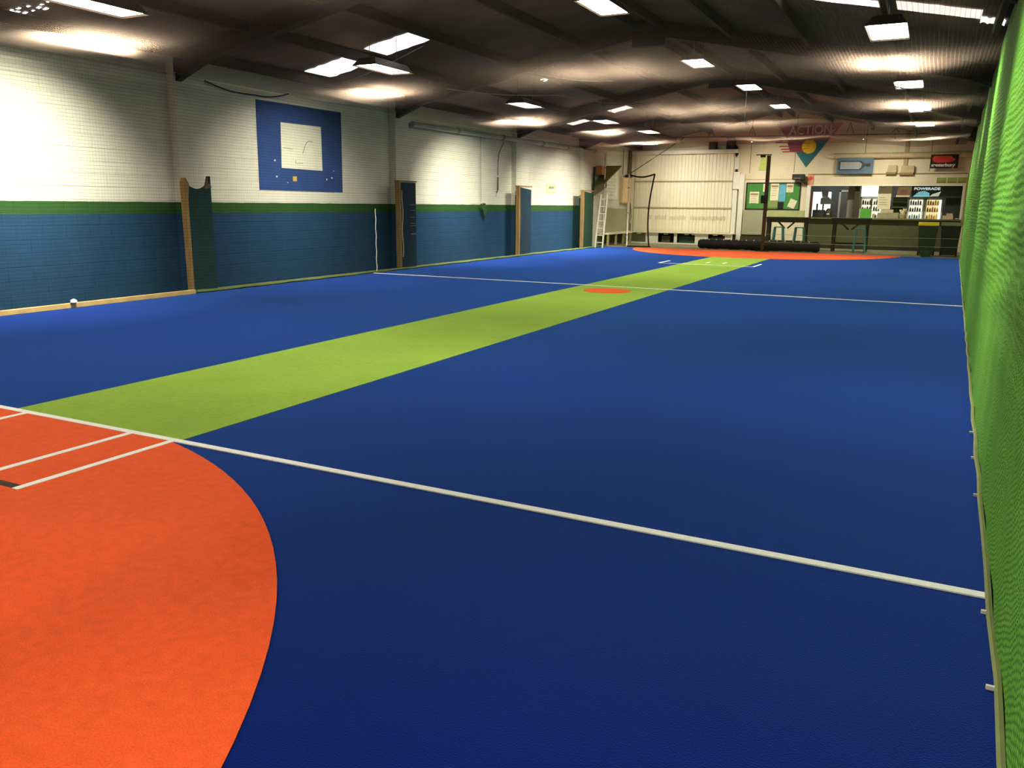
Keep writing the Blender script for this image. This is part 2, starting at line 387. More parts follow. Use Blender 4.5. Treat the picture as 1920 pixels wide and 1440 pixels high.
for o in [o for o in sc.objects if o.name.startswith('high_bay_light')]:
    x, y, z = o.location
    # wide side throw of the reflectors: one beam to each side
    aim = 0
    if x < -9: aim = {7: 0, 13: 8, 19: 36}.get(int(y), 0)
    elif x < -8: aim = 44 if y < 25 else 10
    for s in (-1, 1): lamp_light(o, (.5 if 12 < y < 14 and x < -8 else 1.12 if x < -8 and y > 15 else 1)* LAMP_WATT*(3.7 if x < -8 and s > 0 else 1.0 if x > -3 and s < 0 else .6), .1, 1.0, -.06, 92, (0, s*math.radians(37), -s*math.radians(aim) if s > 0 else 0))
    for dy in (-.42, .42):
        B().cyl((x, y+dy, z+.11), (x, y+dy, roofz(x)-.0), .006, n=6).build('hanger', M_GREY, o)

# slim lamps added over the lounge strip to brighten the far wall
for i, x in enumerate((-9.6, -5.9, -2.0)):
    t = thing('added_hooded_light', '%s of three added slim hooded lamps hung before the far wall' % ('left', 'middle', 'right')[i], 'ceiling light', (x, 32.7, 3.98), 'added hooded lamps over the lounge strip')
    h = B(); z0, z1 = 3.98, 4.06
    h.box(x-.54, x+.54, 32.52, 32.55, z0, z1).box(x-.54, x+.54, 32.85, 32.88, z0+.05, z1).box(x-.54, x-.51, 32.52, 32.88, z0, z1).box(x+.51, x+.54, 32.52, 32.88, z0, z1).box(x-.54, x+.54, 32.52, 32.88, z1, z1+.015)
    h.build('housing', M_CREAM, t)
    B().box(x-.5, x+.5, 32.6, 32.8, 4.02, 4.04).build('diffuser', M_LAMP, t)
    lamp_light(t, LAMP_WATT*.62, 1.0, .08, .0, 110, (math.radians(42), 0, 0))
    for dx in (-.5, .5): B().cyl((x+dx, 32.7, 4.08), (x+dx, 32.7, roofz(x+dx)), .006, n=6).build('hanger', M_GREY, t)

# ------------------------------------------------------------------ playing surface
def slab(name, m, pts, z0, z1, label, cat, group=None):
    return tag(B().prism([(x, y, z0) for x, y in pts], (0, 0, z1-z0)).build(name, m), label, cat, group)
XB = [(NETX-.03, YN+.02), (.30, YN+.02), (.45, 3.7), (.72, 15.6), (1.0, COURT_END), (NETX-.03, COURT_END-.02)]
slab('blue_turf', M_BLUE, XB, -.012, 0, 'royal blue artificial turf covering the whole court', 'artificial turf')
slab('pitch_strip', M_GREEN, [(-6.22, 3.74), (-4.42, 3.74), (-4.44, 26.72), (-6.24, 26.66)], .0, .004, 'long lime green turf pitch strip down the middle of the blue court', 'turf strip')
def disc(cx, cy, r, a0, a1, n=72): return [(cx+r*math.cos(a0+(a1-a0)*i/n), cy+r*math.sin(a0+(a1-a0)*i/n)) for i in range(n+1)]
slab('turf_circle', M_ORANGE, [(x, min(y, 3.735)) for x, y in disc(-5.6, -.56, 4.43, -.4, math.pi+.4, 96)], .001, .006, 'large orange turf circle in the near left foreground', 'turf circle')
slab('turf_circle', M_ORANGE, disc(-5.5, 31.3, 4.7, math.pi+.08, 2*math.pi-.08), .001, .006, 'orange turf half circle at the far end before the black roll', 'turf circle')
slab('turf_spot', M_ORANGE, disc(-5.4, 14.75, .45, 0, 2*math.pi-.08, 40), .005, .008, 'small orange spot in the middle of the green strip', 'turf spot')
def line(x0, y0, x1, y1, w, label, m=M_LINE, z=.009, group=None):
    d = Vector((x1-x0, y1-y0)).normalized(); n = Vector((-d.y, d.x))*w/2
    return slab('court_line', m, [(x0+n.x, y0+n.y), (x0-n.x, y0-n.y), (x1-n.x, y1-n.y), (x1+n.x, y1+n.y)], .002, z, label, 'court line', group)
line(-11.45, 3.76, .37, 3.745, .055, 'long white line crossing the near end of the court')
line(-11.45, 15.6, .63, 15.6, .055, 'long white halfway line crossing beside the orange spot')
line(-6.02, 2.0, -6.02, 3.74, .05, 'white crease line at the left edge over the orange circle', z=.0092)
line(-4.86, 2.68, -4.86, 3.74, .05, 'middle white crease line running back over the orange circle', z=.0092)
line(-4.45, 2.64, -4.45, 3.74, .05, 'white crease line ending at the short black mark', z=.0092)
line(-4.67, 2.67, -4.48, 2.67, .05, 'short black crease mark on the near orange circle', M_LINEBLK, z=.0088)
line(-6.0, 2.67, -4.67, 2.67, .05, 'white end crease line beyond the black mark at the left edge', z=.0088)
line(-6.83, 22.9, -4.22, 22.85, .05, 'short white crease line across the far end of the green strip')
line(-6.85, 22.93, -6.85, 24.0, .06, 'short white return crease left of the far green strip', z=.0092)
line(-4.2, 22.85, -4.2, 24.0, .06, 'short white return crease right of the far green strip', z=.0092)
line(-5.67, 23.6, -5.67, 24.1, .05, 'left of two tiny white marks on the far green strip')
line(-5.2, 23.6, -5.2, 24.1, .05, 'right of two tiny white marks on the far green strip')

# ------------------------------------------------------------------ nets
M_CNET = netmat('dark_ceiling_net', (142, 124, 110), (0, 1), .05, .012, .6, wob=.004, lo=.22, hi=.5)
def cnet(u, v):
    x = -11.5+u*12.2; y = YN+.1+v*(31.2-YN-.1)
    ed = min(u, 1-u)*12.2; e = min(1, ed/1.2)
    bay = ((y-4.0) % 6.55)/6.55
    z = 3.64+.24*math.sin(math.pi*u)-.12*math.sin(math.pi*bay)*e-.05*e*math.sin(math.pi*((x+11.5) % 4.07)/4.07)
    z += .03*math.sin(x*1.9+y*.6)*math.sin(y*.83)*e+.012*math.sin(x*5+y*1.3)
    return (x, y, z)
tag(B().grid(cnet, 110, 220).build('ceiling_net', M_CNET, smooth=True, origin=(0, 0, 3.6)), 'dark sagging net stretched under the roof over the whole court', 'net')
M_SNET = netmat('dark_green_side_net', (26, 46, 30), (1, 2), .052, .0065, .35, wob=.004, lo=.2, hi=.55, vw=.45)
def snet(u, v):
    y = YN+.1+u*(COURT_END-YN-.1); z = .02+v*3.62
    return (NETX+.025*math.sin(y*1.1)*math.sin(z*1.2)+.008*math.sin(y*4.1+z), y, z+.02*math.sin(y*.9)*v)
tag(B().grid(snet, 160, 20).build('side_net', M_SNET, smooth=True, origin=(NETX, 0, 0)), 'fine dark green net hanging along the blue and white left wall', 'net')
# green curtain net on the right
def green_net_mat():
    M = bpy.data.materials.new('bright_green_netting'); M.use_nodes = True; nt = M.node_tree; L = nt.links
    b = nt.nodes['Principled BSDF']; b.inputs['Roughness'].default_value = .8; b.inputs['Specular IOR Level'].default_value = .15
    tc = nn(nt, 'ShaderNodeTexCoord'); s = nn(nt, 'ShaderNodeSeparateXYZ'); L.new(tc.outputs['Object'], s.inputs[0])
    nz = nn(nt, 'ShaderNodeTexNoise'); nz.inputs['Scale'].default_value = 1.6; nz.inputs['Detail'].default_value = 4; L.new(tc.outputs['Object'], nz.inputs['Vector'])
    # weave: slightly slanting columns of short pale threads
    mp = nn(nt, 'ShaderNodeMapping'); mp.inputs['Rotation'].default_value = (.12, 0, 0); L.new(tc.outputs['Object'], mp.inputs[0])
    dm = nn(nt, 'ShaderNodeVectorMath', operation='MULTIPLY_ADD'); L.new(nz.outputs['Color'], dm.inputs[0]); dm.inputs[1].default_value = (.25, .25, .25); L.new(mp.outputs[0], dm.inputs[2])
    sp = nn(nt, 'ShaderNodeSeparateXYZ'); L.new(dm.outputs[0], sp.inputs[0])
    cb = nn(nt, 'ShaderNodeCombineXYZ'); L.new(sp.outputs[2], cb.inputs[0]); L.new(sp.outputs[1], cb.inputs[1])
    br = nn(nt, 'ShaderNodeTexBrick'); br.inputs['Scale'].default_value = 1; br.inputs['Brick Width'].default_value = .026; br.inputs['Row Height'].default_value = .03
    br.inputs['Mortar Size'].default_value = .0065; br.inputs['Mortar Smooth'].default_value = .6
    br.inputs['Color1'].default_value = (1,1,1,1); br.inputs['Color2'].default_value = (.7,.7,.7,1); br.inputs['Mortar'].default_value = (0,0,0,1)
    L.new(cb.outputs[0], br.inputs['Vector'])
    mx = nn(nt, 'ShaderNodeMix', data_type='RGBA'); L.new(br.outputs['Color'], mx.inputs[0])
    mx.inputs[6].default_value = lin((74, 128, 38)); mx.inputs[7].default_value = lin((118, 182, 68))
    m2 = nn(nt, 'ShaderNodeMix', data_type='RGBA', blend_type='MULTIPLY'); m2.inputs[0].default_value = .5
    rr = nn(nt, 'ShaderNodeValToRGB'); rr.color_ramp.elements[0].position = .35; rr.color_ramp.elements[1].position = .65
    rr.color_ramp.elements[0].color = (.62, .7, .5, 1); L.new(nz.outputs['Fac'], rr.inputs[0])
    L.new(mx.outputs[2], m2.inputs[6]); L.new(rr.outputs[0], m2.inputs[7]); L.new(m2.outputs[2], b.inputs['Base Color'])
    bp = nn(nt, 'ShaderNodeBump'); bp.inputs['Strength'].default_value = .6; bp.inputs['Distance'].default_value = .006
    L.new(br.outputs['Color'], bp.inputs['Height'])
    # fine drooping creases across the upper half of the curtain
    wv = nn(nt, 'ShaderNodeTexWave', wave_type='BANDS', bands_direction='Z'); wv.inputs['Scale'].default_value = 6.0
    wv.inputs['Distortion'].default_value = 5.0; wv.inputs['Detail'].default_value = 2; wv.inputs['Detail Scale'].default_value = .35
    L.new(tc.outputs['Object'], wv.inputs['Vector'])
    mk = nn(nt, 'ShaderNodeMapRange'); mk.inputs['From Min'].default_value = .7; mk.inputs['From Max'].default_value = 1.5; L.new(s.outputs[2], mk.inputs[0])
    ml = nn(nt, 'ShaderNodeMath', operation='MULTIPLY'); L.new(wv.outputs['Fac'], ml.inputs[0]); L.new(mk.outputs[0], ml.inputs[1])
    b2 = nn(nt, 'ShaderNodeBump'); b2.inputs['Strength'].default_value = .5; b2.inputs['Distance'].default_value = .012
    L.new(ml.outputs[0], b2.inputs['Height']); L.new(bp.outputs[0], b2.inputs['Normal']); L.new(b2.outputs[0], b.inputs['Normal'])
    return M
M_GNET = green_net_mat()
def gx(y): return .315+.0197*y
def gnet(u, v):
    y = -.5+(u**1.5)*(COURT_END+.5); z = .015+v*3.8
    x = gx(y)
    far = min(1, max(0, (y-6)/12)); near = 1-far
    hang = math.sin(math.pi*min(1, z/3.6))
    x += far*(.05*math.sin(y*1.35+.4*math.sin(z))+.028*math.sin(y*2.9+z*.5))*(.25+.75*hang)
    x += .014*math.sin(z*17+1.6*math.sin(y*.9)+y*1.1)*max(0, math.sin(math.pi*max(0, min(1, (z-.5)/2.4))))*(.35+.65*max(0, 1-abs(y-4.5)/6))
    x += .02*near*math.sin(y*1.1+z*.7)*hang+.006*math.sin(y*7.0)*(1-v)
    x += .05*max(0, v-.55)
    return (x, y, z)
gn = tag(B().grid(gnet, 420, 170).build('green_side_net', M_GNET, smooth=True, origin=(.6, 0, 0)), 'tall bright green netting curtain hanging along the right side', 'net curtain')
for p in gn.data.polygons: p.use_smooth = True
b = B(); b.tube([(gx(y)-.012+.006*math.sin(y*7), y, .02) for y in [-.5+i*.5 for i in range(64)]], .014, 6)
b.build('bottom_hem', mat('net_hem', (120, 130, 80), .8), gn)
for y in (1.95, 2.95, 3.55, 5.1, 5.9, 6.6): 
    B().box(gx(y)-.045, gx(y)-.005, y-.006, y+.006, .012, .026).build('tie', M_WHITE, gn)
# kerb board and hem on the left
b = B().box(-11.52, -11.44, YN+.1, 10.35, 0, .075)
kb = tag(b.build('kerb_board', mat('kerb_timber', (168, 142, 92), .85, var=.2, scale=5), bevel=.006), 'pale timber kerb board along the foot of the near left net', 'board')
tag(B().tube([(-11.47+.012*math.sin(y*2.3), y, .03+.006*math.sin(y*5)) for y in [10.4+i*.4 for i in range(52)]], .028, 6).build('net_hem_rope', mat('mossy_hem', (84, 100, 50), .9), smooth=True), 'green rolled net hem lying along the foot of the left wall', 'rope')
tag(B().lathe((-11.42, 8.0, .07), [(.02, 0), (.05, .02), (.045, .05), (.01, .07)], 10).build('cloth_scrap', M_WHITE, smooth=True), 'small white cloth scrap sitting on the pale kerb board', 'cloth')
tag(B().tube([(NETX+.06, 15.7+.01*math.sin(k*1.3), .04+k*.075) for k in range(20)], .009, 6).build('net_lacing', M_PIPE), 'thin white rope lacing hanging down where the halfway line meets the net', 'rope')

# ------------------------------------------------------------------ padded pilasters
M_PADB = mat('blue_pad_carpet', (26, 48, 64), .9, var=.15)
M_PADG = mat('green_pad_carpet', (24, 54, 38), .9, var=.15)
M_PADT = mat('torn_pad_carpet', (28, 56, 58), .9, var=.2)
def pad(y0, y1, top, m, label, style):
    t = thing('padded_column_guard', label, 'column padding', (-11.63, (y0+y1)/2, 0), 'padded guards on the left wall pilasters')
    B().box(-11.88, -11.66, y0+.3, y1-.05, .1, top-.25).build('batten', M_DOLIVE, t)
    if style == 'torn':
        n = 10; pts = [(y0, .02), (y1, .02)]
        for k in range(n+1):
            u = k/n; pts.append((y1-(y1-y0)*u, top-.13*math.sin(math.pi*u)**.6+(.1 if k in (0,) else 0)+(.02 if k == n else 0)))
        B().prism([(-11.58, y, z) for y, z in pts], (-.1, 0, 0)).build('pad', m, t)
        B().prism([(-11.56, y1-.17, top-.13), (-11.56, y1+.0, top-.1), (-11.62, y1-.02, top+.1)], (-.02, 0, 0)).build('torn_flap', mat('flap_grey', (90, 84, 66), .9), t)
        B().prism([(-11.56, y0-.03, .02), (-11.56, y0+.015, .02), (-11.56, y0+.02, top-.3), (-11.56, y0+.06, top-.05), (-11.56, y0-.01, top+.06), (-11.56, y0-.05, top-.02), (-11.56, y0-.045, top-.3)], (-.11, 0, 0)).build('side_board', M_WOOD, t)
    else:
        B().prism([(-11.58, y0+.02, .02), (-11.58, y1, .02), (-11.58, y1, top-(.08 if style == 'slant' else .01)), (-11.58, y0+.02, top-.01)], (-.11, 0, 0)).build('pad', m, t)
        B().prism([(-11.565, y0-.03, .02), (-11.565, y0+.03, .02), (-11.565, y0+.045, 1.2), (-11.565, y0+.02, top), (-11.565, y0-.05, top), (-11.565, y0-.035, 1.2)], (-.12, 0, 0)).build('side_board', M_WOOD, t)
        B().box(-11.7, -11.565, y0-.05, y1+.03, top-.0, top+.035).build('top_board', M_WOOD, t)
        if style != 'slant':
            B().tube([(-11.545, y0+.05+.02*math.sin(k*.6), .3+k*.08) for k in range(21)], .012, 6).build('loose_strip', mat('pale_strip', (190, 176, 140), .8), t)
            for k, z in enumerate((1.55, 1.42, 1.25, 1.1, 1.04, .83)):
                B().box(-11.585, -11.572, y1-.28+.03*(k % 2), y1-.03, z, z+.015+.02*(k == 5)).build('tape_scrap', mat('tape_grey', (96, 110, 98), .7), t)
    return t
pad(10.42, 10.98, 1.93, M_PADT, 'torn padded guard with curled top, closest on the left wall', 'torn')
pad(16.9, 17.6, 2.1, M_PADB, 'padded guard with pale loose strip and taped patches', 'plain')
pad(23.45, 24.3, 2.13, M_PADB, 'blue green padded guard with a sagging top edge, left of the yellow poster', 'slant')
pad(28.8, 29.8, 2.1, M_PADG, 'green padded guard standing just left of the ladder', 'slant')

# painted target on the wall
t = thing('painted_target', 'large blue square with cream centre painted on the left wall', 'wall painting', (XL+.004, 14, 1.84), None)
mur = mat('mural_blue', (38, 62, 122), .75, var=.14, scale=3)
B().prism([(XL+.004, 12.68, 1.83), (XL+.004, 15.3, 1.82), (XL+.004, 15.33, 3.56), (XL+.004, 12.7, 3.55)], (.004, 0, 0)).build('blue_field', mur, t)
B().prism([(XL+.0081, 13.34, 2.28), (XL+.0081, 14.62, 2.27), (XL+.0081, 14.62, 3.19), (XL+.0081, 13.37, 3.18)], (.003, 0, 0)).build('cream_centre', mat('mural_cream', (226, 222, 200), .75, var=.05), t)
B().box(XL+.0082, XL+.014, 13.66, 13.78, 2.02, 2.12).build('yellow_sticker', mat('sticker_yellow', (190, 160, 60), .7), t)
b = B()
for y, z, r in [(13.15, 2.42, .02), (13.18, 2.1, .02), (14.75, 2.09, .018), (14.93, 2.13, .02), (15.0, 2.28, .012), (13.5, 1.99, .01)]: B().box(XL+.0082, XL+.013, y-r, y+r, z-r*.8, z+r*.8).build('paint_chip', M_WHITE, t)
MC = mat('crack_grey', (120, 112, 96), .8)
b = B().tube([(XL+.013, 14.0, 2.6), (XL+.013, 14.05, 2.7), (XL+.013, 14.12, 2.82), (XL+.013, 14.22, 2.87), (XL+.013, 14.34, 2.86)], .006, 5)
b.build('crack', MC, t)
B().tube([(XL+.013, 13.78, 2.46), (XL+.013, 13.77, 2.39), (XL+.013, 14.0, 2.4)], .005, 5).build('crack', MC, t); B().tube([(XL+.013, 13.4, 2.68), (XL+.013, 13.7, 2.67)], .004, 5).build('crack', MC, t)

# wall pipe, cords and poster on the left wall
t = thing('wall_duct', 'pale grey pipe running high along the left wall to the corner', 'pipe', (-11.92, 24.5, 3.4))
B().cyl((-11.92, 18.0, 3.54), (-11.92, 30.7, 3.62), .07, n=16).build('pipe', mat('duct_grey', (176, 176, 158), .5), t, smooth=True)
for y in (20.2, 22.9, 25.8, 27.9): B().cyl((-11.92, y, 3.552+(y-20)*.006), (-11.92, y+.05, 3.552+(y-20)*.006), .085, n=16).build('bracket', M_GREY, t)
t = thing('wall_strap', 'dark cord with a thick lower end hanging on the left wall', 'cord', (-11.95, 22.7, 1.9))
B().tube([(-11.97, 23.1, 3.45), (-11.95, 22.75, 3.1), (-11.95, 22.7, 2.85), (-11.95, 22.7, 2.45)], .01, 6).build('cord', M_BLACK, t)
B().cyl((-11.95, 22.7, 2.4), (-11.95, 22.7, 2.02), .018).build('handle', mat('cord_brown', (70, 60, 40), .8), t)
B().tube([(-11.95, 22.7, 2.02), (-11.93, 22.6, 1.93), (-11.93, 22.55, 1.96)], .01, 6).build('hook', M_BLACK, t)
t = thing('pull_rope', 'thin vertical rope with a green tangle over the green wall band', 'rope', (-11.93, 21.8, 1.3))
B().tube([(-11.95, 21.6, 3.5), (-11.95, 21.62, 2.5), (-11.93, 21.6, 1.65)], .007, 6).build('rope', mat('rope_green', (90, 100, 66), .8), t)
b = B()
for k in range(9): b.tube([(-11.9, 21.6+random.uniform(-.1, .25), 1.62-random.uniform(0, .1)), (-11.88, 21.72+random.uniform(-.12, .12), 1.45+random.uniform(-.05, .05)), (-11.9, 21.8+random.uniform(-.06, .06), 1.2+random.uniform(0, .15))], .02, 6)
b.build('tangle', mat('tangle_green', (40, 70, 40), .9), t)
t = thing('wall_poster', 'small yellow edged poster on the left wall near the ladder', 'poster', (XL+.01, 26.9, 2.0))
B().box(XL, XL+.015, 26.5, 27.26, 1.99, 2.3).build('sheet', mat('poster_yellow', (214, 206, 120), .6), t)
B().box(XL+.015, XL+.018, 26.58, 27.18, 2.05, 2.26).build('white_field', mat('poster_white', (232, 226, 190), .6), t)
b = B()
for k in range(9): b.box(XL+.018, XL+.021, 26.66+k*.05, 26.66+k*.05+.028, 2.12+.02*(k % 2), 2.2+.02*((k*7) % 3))
b.build('printed_marks', M_BLACK, t)

# ladder by the last pad
t = thing('ladder', 'aluminium ladder leaning beside the green padded guard', 'ladder', (-11.3, 29.9, 0))
for dx in (0, .3):
    B().bar((-11.44+dx, 29.75, 0), (-11.42+dx*.85, 30.2, 2.0), .018, .03).build('rail', M_ALU, t)
for k in range(7):
    z = .2+k*.27; y = 29.75+.45*z/2.0
    B().bar((-11.44, y, z), (-11.14, y, z), .02, .016).build('rung', M_ALU, t)

# corner shelf with box
t = thing('corner_shelf', 'sloping timber shelf board bracketed high in the far left corner', 'shelf', (-11.85, 31.4, 2.3))
B().prism([(-12.0, 30.75, 2.3), (-11.5, 30.75, 2.45), (-11.35, 32.2, 3.15), (-12.0, 32.2, 3.15)], (0, .0, -.05)).build('board', mat('shelf_ply', (120, 112, 64), .8), t)
B().prism([(-11.98, 30.8, 1.95), (-11.98, 30.8, 2.25), (-11.98, 32.15, 3.1), (-11.98, 32.15, 2.3)], (.04, 0, 0)).build('bracket', mat('shelf_grey', (120, 116, 88), .8), t)
B().bar((-11.95, 30.72, 2.1), (-11.95, 30.72, 3.05), .03, .03).build('upright', M_STEEL, t)
tag(B().box(-12.0, -11.75, 31.05, 31.5, 2.76, 3.1).build('storage_box', mat('orange_box', (206, 144, 72), .7), bevel=.01), 'small orange box resting on the sloping corner shelf', 'box')

# poles at the end of the court
def pole(x, y, z1, label, r=.028):
    t = thing('net_pole', label, 'pole', (x, y, 0), None)
    B().cyl((x, y, 0), (x, y, z1), r, n=12).build('tube', M_PIPE, t, smooth=True)
    for z in (.45, 1.3, 2.25, 3.0):
        if z < z1: B().cyl((x, y, z), (x, y, z+.03), r*1.5, n=12).build('clamp', M_GREY, t)
    return t
pole(-11.62, 31.05, 3.55, 'white pole at the far left corner of the court')
pole(.98, 31.2, 3.5, 'white pole where the green net meets the bins')
pole(-10.72, 31.35, 2.8, 'white pole holding the black edged net', .03)
t = thing('steel_post', 'dark brown steel post standing in front of the green noticeboard', 'post', (-5.5, 31.35, 0))
mp_ = mat('brown_steel', (62, 44, 20), .6)
B().box(-5.55, -5.43, 31.3, 31.42, 0, 3.4).build('column', mp_, t, bevel=.005)
B().box(-5.72, -5.26, 31.22, 31.5, 0, .03).build('base_plate', M_BLACK, t)
B().box(-5.66, -5.42, 31.26, 31.34, 1.72, 2.0).build('switch_box', M_BLACK, t)
B().bar((-5.95, 31.36, 3.43), (-5.4, 31.36, 3.43), .015, .015).build('top_arm', M_STEEL, t)
B().box(-5.78, -5.62, 31.3, 31.42, 3.34, 3.41).build('pulley', M_BLACK, t)

# black edged net gate
t = thing('net_gate', 'pale net panel with thick black edge hanging left of the roller door', 'net', (-10.2, 31.35, 0))
top = [(-10.70+k*.1, 31.35, 2.76-.1*math.sin(math.pi*k/10)**1 + .02*k/10) for k in range(11)]
side = [(-9.70-.16*math.sin(k/12*math.pi*.9)-.06*(k/12), 31.35, 2.78-k/12*2.76) for k in range(13)]
B().tube(top+side, .03, 8).build('black_edge', M_BLACK, t, smooth=True)
gm = netmat('pale_gate_net', (170, 178, 120), (0, 2), .05, .004, .4)
B().grid(lambda u, v: (-10.70+u*(1.0-.16*math.sin(v*math.pi*.9)-.06*v), 31.35+.02*math.sin(u*9), 2.72-v*2.7-.08*math.sin(math.pi*u)*(1-v)), 12, 20).build('mesh', gm, t)
B().box(-10.7, -9.75, 31.3, 31.4, 0, .05).build('bottom_hem', M_BLACK, t)
en = thing('end_net', 'fine net across the court end in front of the servery and bins', 'net', (-2.3, 31.2, 0))
B().grid(lambda u, v: (-5.42+u*6.38, 31.2, .01+v*3.6), 20, 10).build('mesh', netmat('end_net_mesh', (110, 124, 84), (0, 2), .055, .0022, .3, hi=.7), en)
for z in (.34, .62): B().tube([(-5.42+k*.64, 31.2, z-.012*math.sin(math.pi*k/10)) for k in range(11)], .006, 6).build('support_rope', mat('rope_pale', (150, 156, 110), .8), en)

# the long black roll with ties
t = thing('black_roll', 'long black rolled mat with white ties on the floor behind the orange half circle', 'rolled mat', (-5.7, 31.85, 0))
def rollf(u, v):
    x = -7.98+u*4.42; a = v*2*math.pi; r = .175+.012*abs(math.sin(u*math.pi*16))+.006*math.sin(u*37+a*2)
    if u < .012: r *= .75
    if u > .988: r *= .86
    return (x, 31.85+r*math.cos(a), .185+r*math.sin(a))
rb = B().grid(rollf, 130, 20); n0 = len(rb.v)
M_ROLL = mat('black_vinyl', (24, 22, 26), .55, var=.3, scale=9)
rb.cyl((-7.98, 31.85, .185), (-7.975, 31.85, .185), .13, n=20); rb.cyl((-3.565, 31.85, .185), (-3.56, 31.85, .185), .15, n=20)
rb.build('roll', M_ROLL, t, smooth=True)
rb = B(); rb.cyl((-3.56, 31.85, .185), (-3.545, 31.85, .185), .06, n=16); rb.build('end_cap', mat('end_grey', (58, 52, 60), .6), t)
for k in range(15):
    x = -7.84+k*.28
    B().box(x-.018, x+.018, 31.70, 31.78, .345, .378).build('tie', M_WHITE, t)

# ------------------------------------------------------------------ roller door & far left corner
t = thing('roller_door', 'wide white ribbed door filling the left part of the far wall', 'door', (-9.6, YF-.05, .5))
b = B(); n = 60
for k in range(n):
    x0 = -11.85+k*(4.4/n); x1 = x0+4.4/n
    yy = YF-.06-(.02 if k % 2 else 0)
    b.box(x0+.002, x1-.002, yy, YF-.01, .5, 3.74)
b.build('curtain', M_DOOR, t)
for z in (1.52, 2.63): B().box(-11.85, -7.42, YF-.11, YF-.08, z-.025, z+.025).build('rail', mat('door_rail', (168, 156, 122), .6), t)
B().box(-11.95, -7.4, YF-.35, YF-.01, 3.74, 3.9).build('head_box', M_WHITE, t, bevel=.02)
B().box(-7.55, -7.38, YF-.14, YF-.01, .5, 3.74).build('guide', M_WHITE, t)
b = B()
for k in range(52):
    if k in (3, 4, 13, 14, 26, 27, 28): continue
    x = -11.2+k*.066; b.box(x, x+.03, YF-.0825, YF-.0805, 1.0+.03*random.random(), 1.2-.05*random.random())
b.build('scuff_marks', mat('scuff_grey', (190, 180, 142), .7), t)
# bench with cubbies under the door
t = thing('storage_bench', 'low white bench with dark open cubbies under the roller door', 'bench', (-9.6, 34.9, 0))
B().box(-12.0, -7.3, 34.55, 35.35, .46, .5).build('top', M_CREAM, t)
B().box(-12.0, -7.3, 34.62, 35.3, 0, .06).build('plinth', M_WHITE, t)
B().box(-12.0, -7.3, 35.25, 35.3, .06, .46).build('back_panel', mat('cubby_dark', (70, 62, 38), .8), t)
for x0, x1 in [(-11.0, -10.45), (-9.75, -9.62), (-8.85, -8.3), (-7.6, -7.3), (-11.95, -11.9)]:
    B().box(x0, x1, 34.62, 34.66, .06, .46).build('front_panel', M_WHITE, t)
for k, (x0, x1) in enumerate([(-11.45, -11.05), (-10.3, -9.95), (-9.55, -8.9), (-8.2, -7.65)]):
    B().box(x0, x1, 34.7, 34.95, .08, .34).build('crate', mat('crate_dark%d' % (k % 2), ((36, 62, 40), (74, 66, 40))[k % 2], .7), t)
for x in (-11.3, -10.1, -9.2, -8.9, -8.0, -7.6): B().box(x-.09, x+.09, 34.60, 34.62, .40, .44).build('label_strip', M_WHITE, t)
# left wall corner things
t = thing('notice_sheet', 'big white notice sheet with faint lines on the far left wall', 'notice', (XL+.01, 32.9, 1.8))
B().box(XL, XL+.03, 32.15, 33.7, 1.83, 3.05).build('sheet', mat('notice_white', (244, 242, 226), .5), t)
b = B()
for k in range(7): b.box(XL+.03, XL+.033, 32.3, 33.4, 2.0+k*.13, 2.015+k*.13)
b.build('printed_lines', mat('faint_blue', (188, 200, 200), .6), t)
tag(B().box(XL, XL+.02, 32.2, 33.4, 1.5, 1.76).build('notice_card', M_WHITE), 'small blank white card below the big white notice sheet', 'card')
t = thing('switchboard', 'beige electrical switchboard cabinet in the far left corner', 'cabinet', (XL+.1, 34.5, 1.7))
B().box(XL, XL+.16, 34.0, 35.1, 1.7, 2.76).build('body', mat('beige_metal', (206, 184, 140), .5), t, bevel=.01)
B().box(XL+.16, XL+.17, 34.05, 35.0, 1.75, 2.71).build('door_panel', mat('beige_metal2', (212, 190, 146), .5), t)
B().box(XL+.1, XL+.2, 34.4, 35.1, 2.78, 2.88).build('cable_clamp', M_STEEL, t)
for k, (y, zt) in enumerate([(34.9, 3.9), (35.05, 3.9), (35.25, 3.9), (34.2, 3.9)]):
    tag(B().tube([(XL+.06, y, 2.88 if k != 2 else 1.4), (XL+.06, y, zt)], .03 if k != 3 else .015, 8).build('wall_conduit', mat('conduit_brown', (96, 88, 56), .7)), 'vertical conduit in the far left corner, %s of four' % ORD[k], 'conduit', 'conduits over the switchboard')
t = thing('cable_bundle', 'tangle of white and dark cables beside the switchboard', 'cable', (-11.9, 35.2, .7))
for k in range(6):
    B().tube([(-11.9, 34.7+.08*k, 1.68), (-11.86, 34.62+.1*k, 1.35-.04*k), (-11.84, 34.85+.05*k, 1.0+.03*k), (-11.86, 35.05, .82)], .016, 6).build('cable', (M_PIPE, M_BLACK, M_GREY)[k % 3], t)
B().cyl((-11.86, 35.05, .85), (-11.86, 35.05, .5), .02).build('drop_cable', M_BLACK, t)
tag(B().box(-11.98, -11.93, 32.1, 35.35, .5, 1.46).build('wall_panel', M_GREYP), 'plain grey green board fixed low in the far left corner', 'panel')
t = thing('corner_bench', 'open timber bench along the far left wall under the grey board', 'bench', (-11.7, 33, 0))
B().box(-12.0, -11.55, 31.5, 34.5, .44, .5).build('top', M_CREAM, t)
for y in (31.55, 32.5, 33.4, 34.3): B().box(-11.64, -11.57, y, y+.09, 0, .44).build('leg', mat('bench_leg', (150, 146, 96), .8), t)
B().box(-12.0, -11.96, 31.5, 34.5, .05, .44).build('back_panel', mat('cubby_dark', (70, 62, 38)), t)
